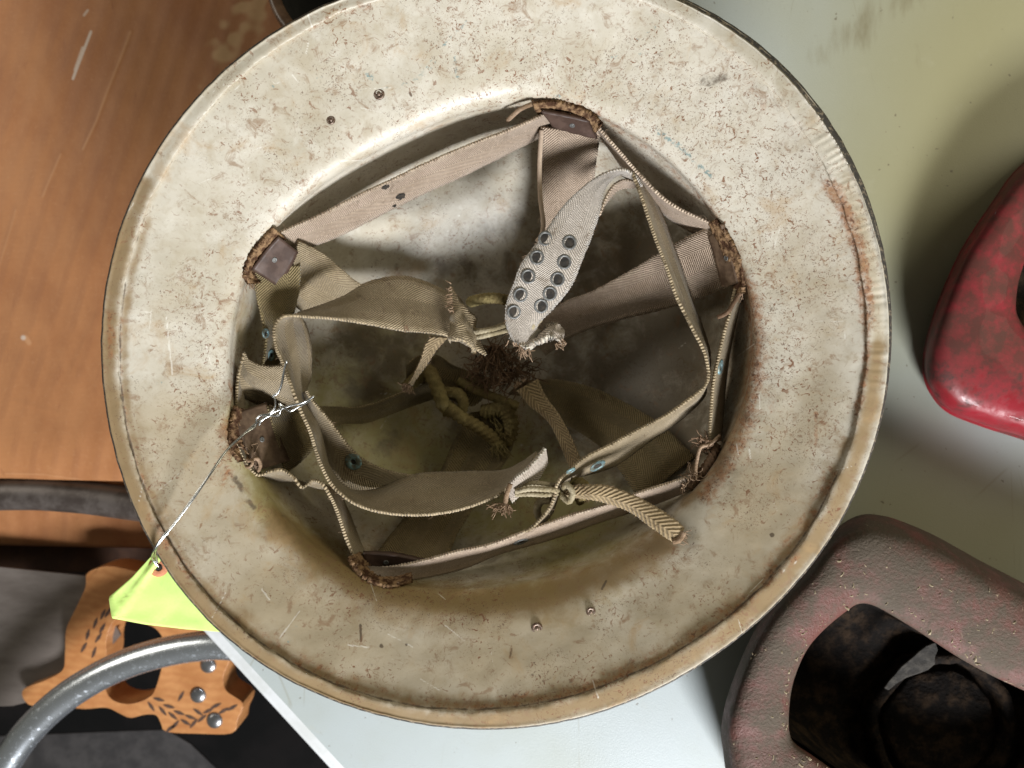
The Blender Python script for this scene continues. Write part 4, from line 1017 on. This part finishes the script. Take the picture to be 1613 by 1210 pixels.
def plate(name, pts, z, t, mat, parent, bev=0.0, seg=3, hole=None):
    import bmesh
    bm = bmesh.new()
    loops = [pts] + ([hole] if hole else [])
    edges = []
    for lp in loops:
        vs = [bm.verts.new(P(x, y, z)) for x, y in lp]
        for i in range(len(vs)): edges.append(bm.edges.new((vs[i], vs[(i + 1) % len(vs)])))
    bmesh.ops.triangle_fill(bm, use_beauty=True, use_dissolve=False, edges=edges)
    r = bmesh.ops.extrude_face_region(bm, geom=bm.faces[:])
    for v in r["geom"]:
        if isinstance(v, bmesh.types.BMVert): v.co.z -= t
    bmesh.ops.recalc_face_normals(bm, faces=bm.faces[:])
    me = bpy.data.meshes.new(name); bm.to_mesh(me); bm.free()
    me.materials.append(mat)
    o = bpy.data.objects.new(name, me); scene.collection.objects.link(o)
    if parent:
        o.parent = parent; o.matrix_parent_inverse = parent.matrix_world.inverted()
    if bev: 
        m = o.modifiers.new("bevel", 'BEVEL'); m.width = bev; m.segments = seg; m.limit_method = 'ANGLE'; m.angle_limit = 0.9
    return o
def sm(pts, step=6): return [tuple(p) for p in catmull(pts, step, closed=True)]
handle_out = sm([(134,926),(136,905),(150,896),(172,892),(205,898),(260,915),(330,945),(380,990),(362,1040),(352,1066),(356,1088),(382,1108),(374,1134),(365,1155),(310,1156),(262,1153),(254,1142),(246,1127),(228,1126),(205,1131),(188,1124),(167,1115),(132,1117),(100,1112),(69,1100),(50,1112),(36,1100),(38,1085),(70,1072),(98,1056),(102,1030),(104,992),(118,961)], 7)
handle_hole = sm([(167,1030),(168,1005),(181,978),(210,980),(244,990),(262,1020),(255,1050),(247,1078),(238,1096),(215,1107),(192,1108),(172,1098),(163,1070)], 7)
plate("handle", handle_out, ZS, 0.022, M_wood, saw, bev=0.0065, seg=6, hole=handle_hole)
for k, (x, y) in enumerate(((312,1095),(338,1135),(328,1048))):
    dome("handle_screw", x, y, ZS, 0.0052, M_chrome, saw, 0.42)
leaves = [(138,1000,75),(150,982,70),(161,990,60),(162,968,65),(170,965,60),(155,1005,55),(132,1020,60),(148,1028,70),(238,1113,-55),(250,1102,-15),(256,1120,-50),(266,1113,-15),(272,1128,-40),(282,1123,-20),(276,1142,50),(292,1138,-30),(285,1097,60),(305,1140,50),(318,1132,40),(328,1120,25),(340,1112,25),(352,1120,30),(366,1115,30),(300,1130,-20),(268,1148,40),(312,1122,-35)]
for (x, y, a) in leaves:
    ln, wd = 9.5, 2.8
    pts = []
    for k in range(12):
        t = 2 * math.pi * k / 12
        lx, ly = ln * math.cos(t), wd * math.sin(t) * (1 - 0.4 * abs(math.cos(t)))
        ca, sa = math.cos(math.radians(-a)), math.sin(math.radians(-a))
        pts.append((x + lx * ca - ly * sa, y + lx * sa + ly * ca))
    plate("carved_leaf", pts, ZS + 0.0002, 0.0006, M_burn, saw)
plate("saw_blade", [(-420,850),(140,908),(190,1000),(120,1085),(60,1102),(20,1112),(-420,1128)], ZS - 0.008, 0.0012, M_blade, saw)
sawb = empty("scrap_steel", P(200, 1180, -0.13), "dark bare grey steel blade lying in the gloom at the bottom left corner", "blade")  # blade of a second saw, modelled as a plain sheet
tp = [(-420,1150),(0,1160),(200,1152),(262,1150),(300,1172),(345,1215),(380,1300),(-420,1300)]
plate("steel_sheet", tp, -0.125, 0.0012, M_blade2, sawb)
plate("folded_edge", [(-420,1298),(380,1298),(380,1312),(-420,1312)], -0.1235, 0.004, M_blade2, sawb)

# darkness below: floor
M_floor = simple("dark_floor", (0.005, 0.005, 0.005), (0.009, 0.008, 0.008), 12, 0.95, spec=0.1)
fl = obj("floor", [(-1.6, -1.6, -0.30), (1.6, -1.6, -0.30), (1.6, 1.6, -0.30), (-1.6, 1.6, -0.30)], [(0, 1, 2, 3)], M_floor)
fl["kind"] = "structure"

# brown round pot at the top
M_pot = simple("brown_glazed_ware", (0.10, 0.055, 0.032), (0.17, 0.10, 0.06), 90, 0.35)
M_potin = simple("black_inside", (0.006, 0.006, 0.005), (0.012, 0.011, 0.01), 90, 0.9)
pv, pf = [], []
pc = P(520, -70, 0.03); pc.z = 0
prof = [(0.0, -0.03), (0.030, -0.03), (0.037, -0.02), (0.040, 0.0), (0.0405, 0.006), (0.0395, 0.0088), (0.0372, 0.009), (0.0335, 0.0072), (0.0325, 0.0), (0.031, -0.026), (0.0, -0.027)]
n_ = 72
for r, z in prof:
    for k in range(n_):
        t = 2 * math.pi * k / n_
        pv.append((pc.x + r * math.cos(t), pc.y + r * math.sin(t), z))
for j in range(len(prof) - 1):
    for k in range(n_): pf.append((j * n_ + k, j * n_ + (k + 1) % n_, (j + 1) * n_ + (k + 1) % n_, (j + 1) * n_ + k))
pot = obj("brown_pot", pv, pf, M_pot); pot.data.materials.append(M_potin)
for i_, p_ in enumerate(pot.data.polygons):
    if i_ // n_ >= 7: p_.material_index = 1
pot["label"] = "round brown pot with black inside, peeking in above the helmet rim at the top edge"; pot["category"] = "pot"

# ------------------------------------------------------------------ red metal housings
def red_material(name, dusty):
    n = NT(name)
    big = n.noise(22, 5, 0.65, 0.3); mid = n.noise(110, 5, 0.7); fine = n.noise(700, 4, 0.65)
    col = n.mix(n.step(big, 0.35, 0.65), (0.26, 0.014, 0.024), (0.15, 0.022, 0.02))
    if dusty:
        dust = n.step(n.math('ADD', n.math('MULTIPLY', big, 0.7), n.math('MULTIPLY', mid, 0.5)), 0.46, 0.66)
        col = n.mix(n.mul(n.math('ADD', n.mul(dust, 0.26), 0.72), 1.0), col, (0.085, 0.068, 0.050))
        col = n.mix(n.mul(n.step(n.noise(240, 5, 0.7, 0.6), 0.66, 0.72), 0.7), col, (0.46, 0.36, 0.25))
        col = n.mix(n.mul(n.step(n.noise(300, 4, 0.7, 0.6, vec=n.map(loc=(3, 3, 1))), 0.66, 0.74), 0.7), col, (0.09, 0.06, 0.045))
        col = n.mix(n.mul(n.step(fine, 0.62, 0.74), n.step(mid, 0.45, 0.6), 0.6), col, (0.30, 0.25, 0.19))
        rough = n.math('ADD', 0.5, n.math('MULTIPLY', dust, 0.3))
        return n.out(col, rough, 0, n.bump(n.math('ADD', n.math('MULTIPLY', mid, 0.5), fine), 0.75, 0.0009), 0.35)
    col = n.mix(n.mul(n.step(mid, 0.45, 0.62), n.step(big, 0.36, 0.52), 0.9), col, (0.045, 0.022, 0.018))
    col = n.mix(n.mul(n.step(n.attr("smoke"), 0.1, 0.9), n.step(mid, 0.25, 0.6), 0.85), col, (0.085, 0.02, 0.014))  # darker mottled red towards the upper side
    col = n.mix(n.mul(n.step(n.noise(420, 4, 0.7), 0.62, 0.72), 0.5), col, (0.09, 0.02, 0.02))
    return n.out(col, n.math('ADD', 0.36, n.math('MULTIPLY', n.step(n.math('ADD', mid, n.math('MULTIPLY', n.attr("smoke"), 0.3)), 0.42, 0.62), 0.35)), 0, n.bump(mid, 0.25, 0.0006), 0.4, coat=0.08)
M_reddust = red_material("dusty_red_enamel", True)
M_red = red_material("glossy_red_enamel", False)
M_inside = simple("sooty_inside", (0.008, 0.006, 0.005), (0.045, 0.028, 0.017), 130, 0.9, 0, 1.0, 0.003, spec=0.15, lo=0.42, hi=0.7)  # very dark brown with a lighter brown mottle
M_greydust = simple("dusty_grey_bracket", (0.02, 0.017, 0.014), (0.055, 0.048, 0.04), 260, 0.85, 0, 0.8, 0.001)
M_cream = simple("cream_base_paint", (0.45, 0.45, 0.26), (0.38, 0.37, 0.22), 200, 0.5)

def housing(name, outer, inner, ztop, mat, label, disc, seam=False, root=None):
    """outer/inner: matching pixel control loops at the rim height; rounded shoulder between them, deep dark well inside"""
    N_ = 260
    def resamp(pts):
        c = catmull(pts, 4, closed=True); d = np.r_[0, np.cumsum(np.linalg.norm(np.diff(np.vstack([c, c[:1]]), axis=0), axis=1))]
        t = np.linspace(0, d[-1], N_, endpoint=False); cc = np.vstack([c, c[:1]])
        return np.stack([np.interp(t, d, cc[:, 0]), np.interp(t, d, cc[:, 1])], 1)
    O = resamp(outer)
    ctr = np.array(inner).mean(0)
    I = resamp(inner)
    # match by angle about the inner centre
    ai = np.arctan2(I[:, 1] - ctr[1], I[:, 0] - ctr[0]); ao = np.arctan2(O[:, 1] - ctr[1], O[:, 0] - ctr[0])
    ri = np.hypot(*(I - ctr).T); ro_ = np.hypot(*(O - ctr).T)
    oi, oo = np.argsort(ai), np.argsort(ao)
    T = np.linspace(-np.pi, np.pi, N_, endpoint=False)
    RI = np.interp(T, ai[oi], ri[oi], period=2 * np.pi); RO = np.interp(T, ao[oo], ro_[oo], period=2 * np.pi)
    root = empty(name, P(ctr[0], ctr[1], 0), label, "metal housing")
    # outer body: sections (fraction from outer to inner, dz)
    secs = [(0.04, -ztop + 0.001), (0.0, -0.030), (0.0, -0.026), (0.02, -0.0255), (0.03, -0.021), (0.05, -0.0125), (0.10, -0.0066), (0.15, -0.0028), (0.28, -0.0007), (0.45, 0.0), (0.65, -0.0004), (0.82, -0.0014), (0.92, -0.0026), (0.975, -0.0042), (1.0, -0.0062), (1.0, -0.0085)]
    if not seam: secs = [(0.08, -ztop + 0.001), (0.0, -0.034), (0.0, -0.021)] + secs[5:]
    vs = []
    for f_, dz in secs:
        for k in range(N_):
            r = RO[k] + (RI[k] - RO[k]) * f_
            x, y = ctr[0] + r * math.cos(T[k]), ctr[1] + r * math.sin(T[k])
            wob = 0.0007 * mnoise.noise(Vector((x * 0.02, y * 0.02, 3)))
            # the sides draw in a little towards the base
            p = P(x, y, ztop + dz * 1.0); vs.append((p.x, p.y, ztop + dz + wob))
    fs = []
    for j in range(len(secs) - 1):
        for k in range(N_):
            fs.append((j * N_ + k, j * N_ + (k + 1) % N_, (j + 1) * N_ + (k + 1) % N_, (j + 1) * N_ + k))
    body = obj("body_shell", vs, fs, mat, root)
    updark = np.array([min(1.0, max(0.0, (v[1] - P(0, 630, ztop).y) / 0.03)) for v in vs], dtype=np.float32)
    a = body.data.attributes.new("smoke", 'FLOAT', 'POINT'); a.data.foreach_set("value", updark)
    # inside well
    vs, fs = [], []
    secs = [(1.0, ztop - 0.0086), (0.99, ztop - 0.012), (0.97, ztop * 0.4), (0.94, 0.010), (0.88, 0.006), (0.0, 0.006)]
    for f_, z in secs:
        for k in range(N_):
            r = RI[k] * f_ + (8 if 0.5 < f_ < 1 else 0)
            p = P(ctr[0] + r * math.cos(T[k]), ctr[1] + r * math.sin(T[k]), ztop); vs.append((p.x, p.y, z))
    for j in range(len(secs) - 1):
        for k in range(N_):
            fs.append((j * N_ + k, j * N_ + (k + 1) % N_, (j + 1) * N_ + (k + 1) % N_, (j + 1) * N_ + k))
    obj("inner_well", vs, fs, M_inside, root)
    if disc:
        dx, dy, dr = disc
        c = P(dx, dy, 0.018)
        vs, fs = [], []; n_ = 72
        pr = [(1.30, 0.008), (1.30, 0.016), (1.14, 0.017), (1.10, 0.008), (1.0, 0.008), (0.98, 0.012), (0.94, 0.0135), (0.5, 0.0138), (0.0, 0.0138)]
        for r, z in pr:
            for k in range(n_):
                t = 2 * math.pi * k / n_; wob = 1 + 0.06 * mnoise.noise(Vector((math.cos(t) * 3, math.sin(t) * 3, 0.5))) + 0.02 * mnoise.noise(Vector((math.cos(t) * 9, math.sin(t) * 9, r)))
                vs.append((c.x + r * dr * wob * math.cos(t), c.y + r * dr * wob * math.sin(t), z))
        for j in range(len(pr) - 1):
            for k in range(n_): fs.append((j * n_ + k, j * n_ + (k + 1) % n_, (j + 1) * n_ + (k + 1) % n_, (j + 1) * n_ + k))
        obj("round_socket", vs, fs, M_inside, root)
        b = plate("bracket", [(1474,1012),(1478,1024),(1473,1036),(1474,1046),(1462,1056),(1446,1062),(1428,1068),(1412,1078),(1400,1088),(1393,1084),(1400,1073),(1412,1060),(1420,1050),(1436,1037),(1448,1026),(1460,1017)], 0.026, 0.0015, M_greydust, root, bev=0.0005)
    if disc:
        vs, fs = [], []
        for _ in range(420):
            k = random.randrange(N_); f_ = random.uniform(0.12, 0.97) if random.random() < 0.6 else random.uniform(0.85, 0.97)
            rr = RO[k] + (RI[k] - RO[k]) * f_
            x, y = ctr[0] + rr * math.cos(T[k]), ctr[1] + rr * math.sin(T[k])
            dens = mnoise.noise(Vector((x * 0.014, y * 0.014, 8)))
            if dens < -0.05 and random.random() < 0.8: continue
            dz = np.interp(f_, [0.1, 0.15, 0.28, 0.45, 0.65, 0.82, 0.92, 1.0], [-0.0066, -0.0028, -0.0007, 0, -0.0004, -0.0014, -0.0026, -0.0042])
            wob = 0.0007 * mnoise.noise(Vector((x * 0.02, y * 0.02, 3)))
            p = P(x, y, ztop + dz); p.z = ztop + dz + wob
            a_ = random.uniform(0, 6.28); q = random.uniform(0.00018, 0.0005) * (1.8 if random.random() < 0.08 else 1); el = random.uniform(1, 3.2)
            b_ = len(vs)
            for lx, ly, lz in ((-el, -.6, 0), (el, -.7, 0), (el * .8, .8, 0), (-el * .7, .6, 0), (random.uniform(-.4, .4), 0, 0.9)):
                vs.append((p.x + q * (lx * math.cos(a_) - ly * math.sin(a_)), p.y + q * (lx * math.sin(a_) + ly * math.cos(a_)), p.z + q * lz + 0.00005))
            fs += [(b_, b_ + 1, b_ + 4), (b_ + 1, b_ + 2, b_ + 4), (b_ + 2, b_ + 3, b_ + 4), (b_ + 3, b_, b_ + 4)]
        cr = obj("dust_crumbs", vs, fs, simple("pale_dust_crumbs", (0.36, 0.30, 0.20), (0.22, 0.17, 0.11), 300, 0.95), root, smooth=False); cr["kind"] = "stuff"
    return root
housing("red_housing",
        [(1351,812),(1310,840),(1263,902),(1219,949),(1180,1010),(1151,1081),(1137,1135),(1138,1175),(1160,1260),(1260,1370),(1420,1440),(1600,1500),(1760,1500),(1850,1400),(1910,1240),(1930,1120),(1890,1060),(1780,1005),(1613,919),(1540,881),(1473,844),(1422,822),(1388,812)],
        [(1354,951),(1334,963),(1290,1000),(1266,1034),(1249,1078),(1242,1129),(1248,1166),(1280,1190),(1330,1225),(1430,1290),(1560,1350),(1660,1360),(1730,1320),(1780,1240),(1790,1180),(1740,1140),(1613,1088),(1524,1044),(1439,990),(1381,956)],
        0.066, M_reddust, "dusty faded red metal housing with a large dark rounded opening, partly under the helmet rim", (1490,1150,0.030))
housing("red_housing",
        [(1613,256),(1560,322),(1510,400),(1475,480),(1457,540),(1453,585),(1464,620),(1492,650),(1545,672),(1613,694),(1700,730),(1800,760),(1880,740),(1960,640),(2010,500),(2010,380),(1950,260),(1840,190),(1720,190)],
        [(1640,360),(1612,420),(1600,470),(1604,500),(1630,530),(1690,560),(1760,580),(1820,560),(1870,480),(1890,400),(1850,330),(1760,300),(1690,315)],
        0.037, M_red, "glossy dark red metal housing with a rounded corner and lower seam at the right edge", None, seam=True)

bpy.context.view_layer.update()
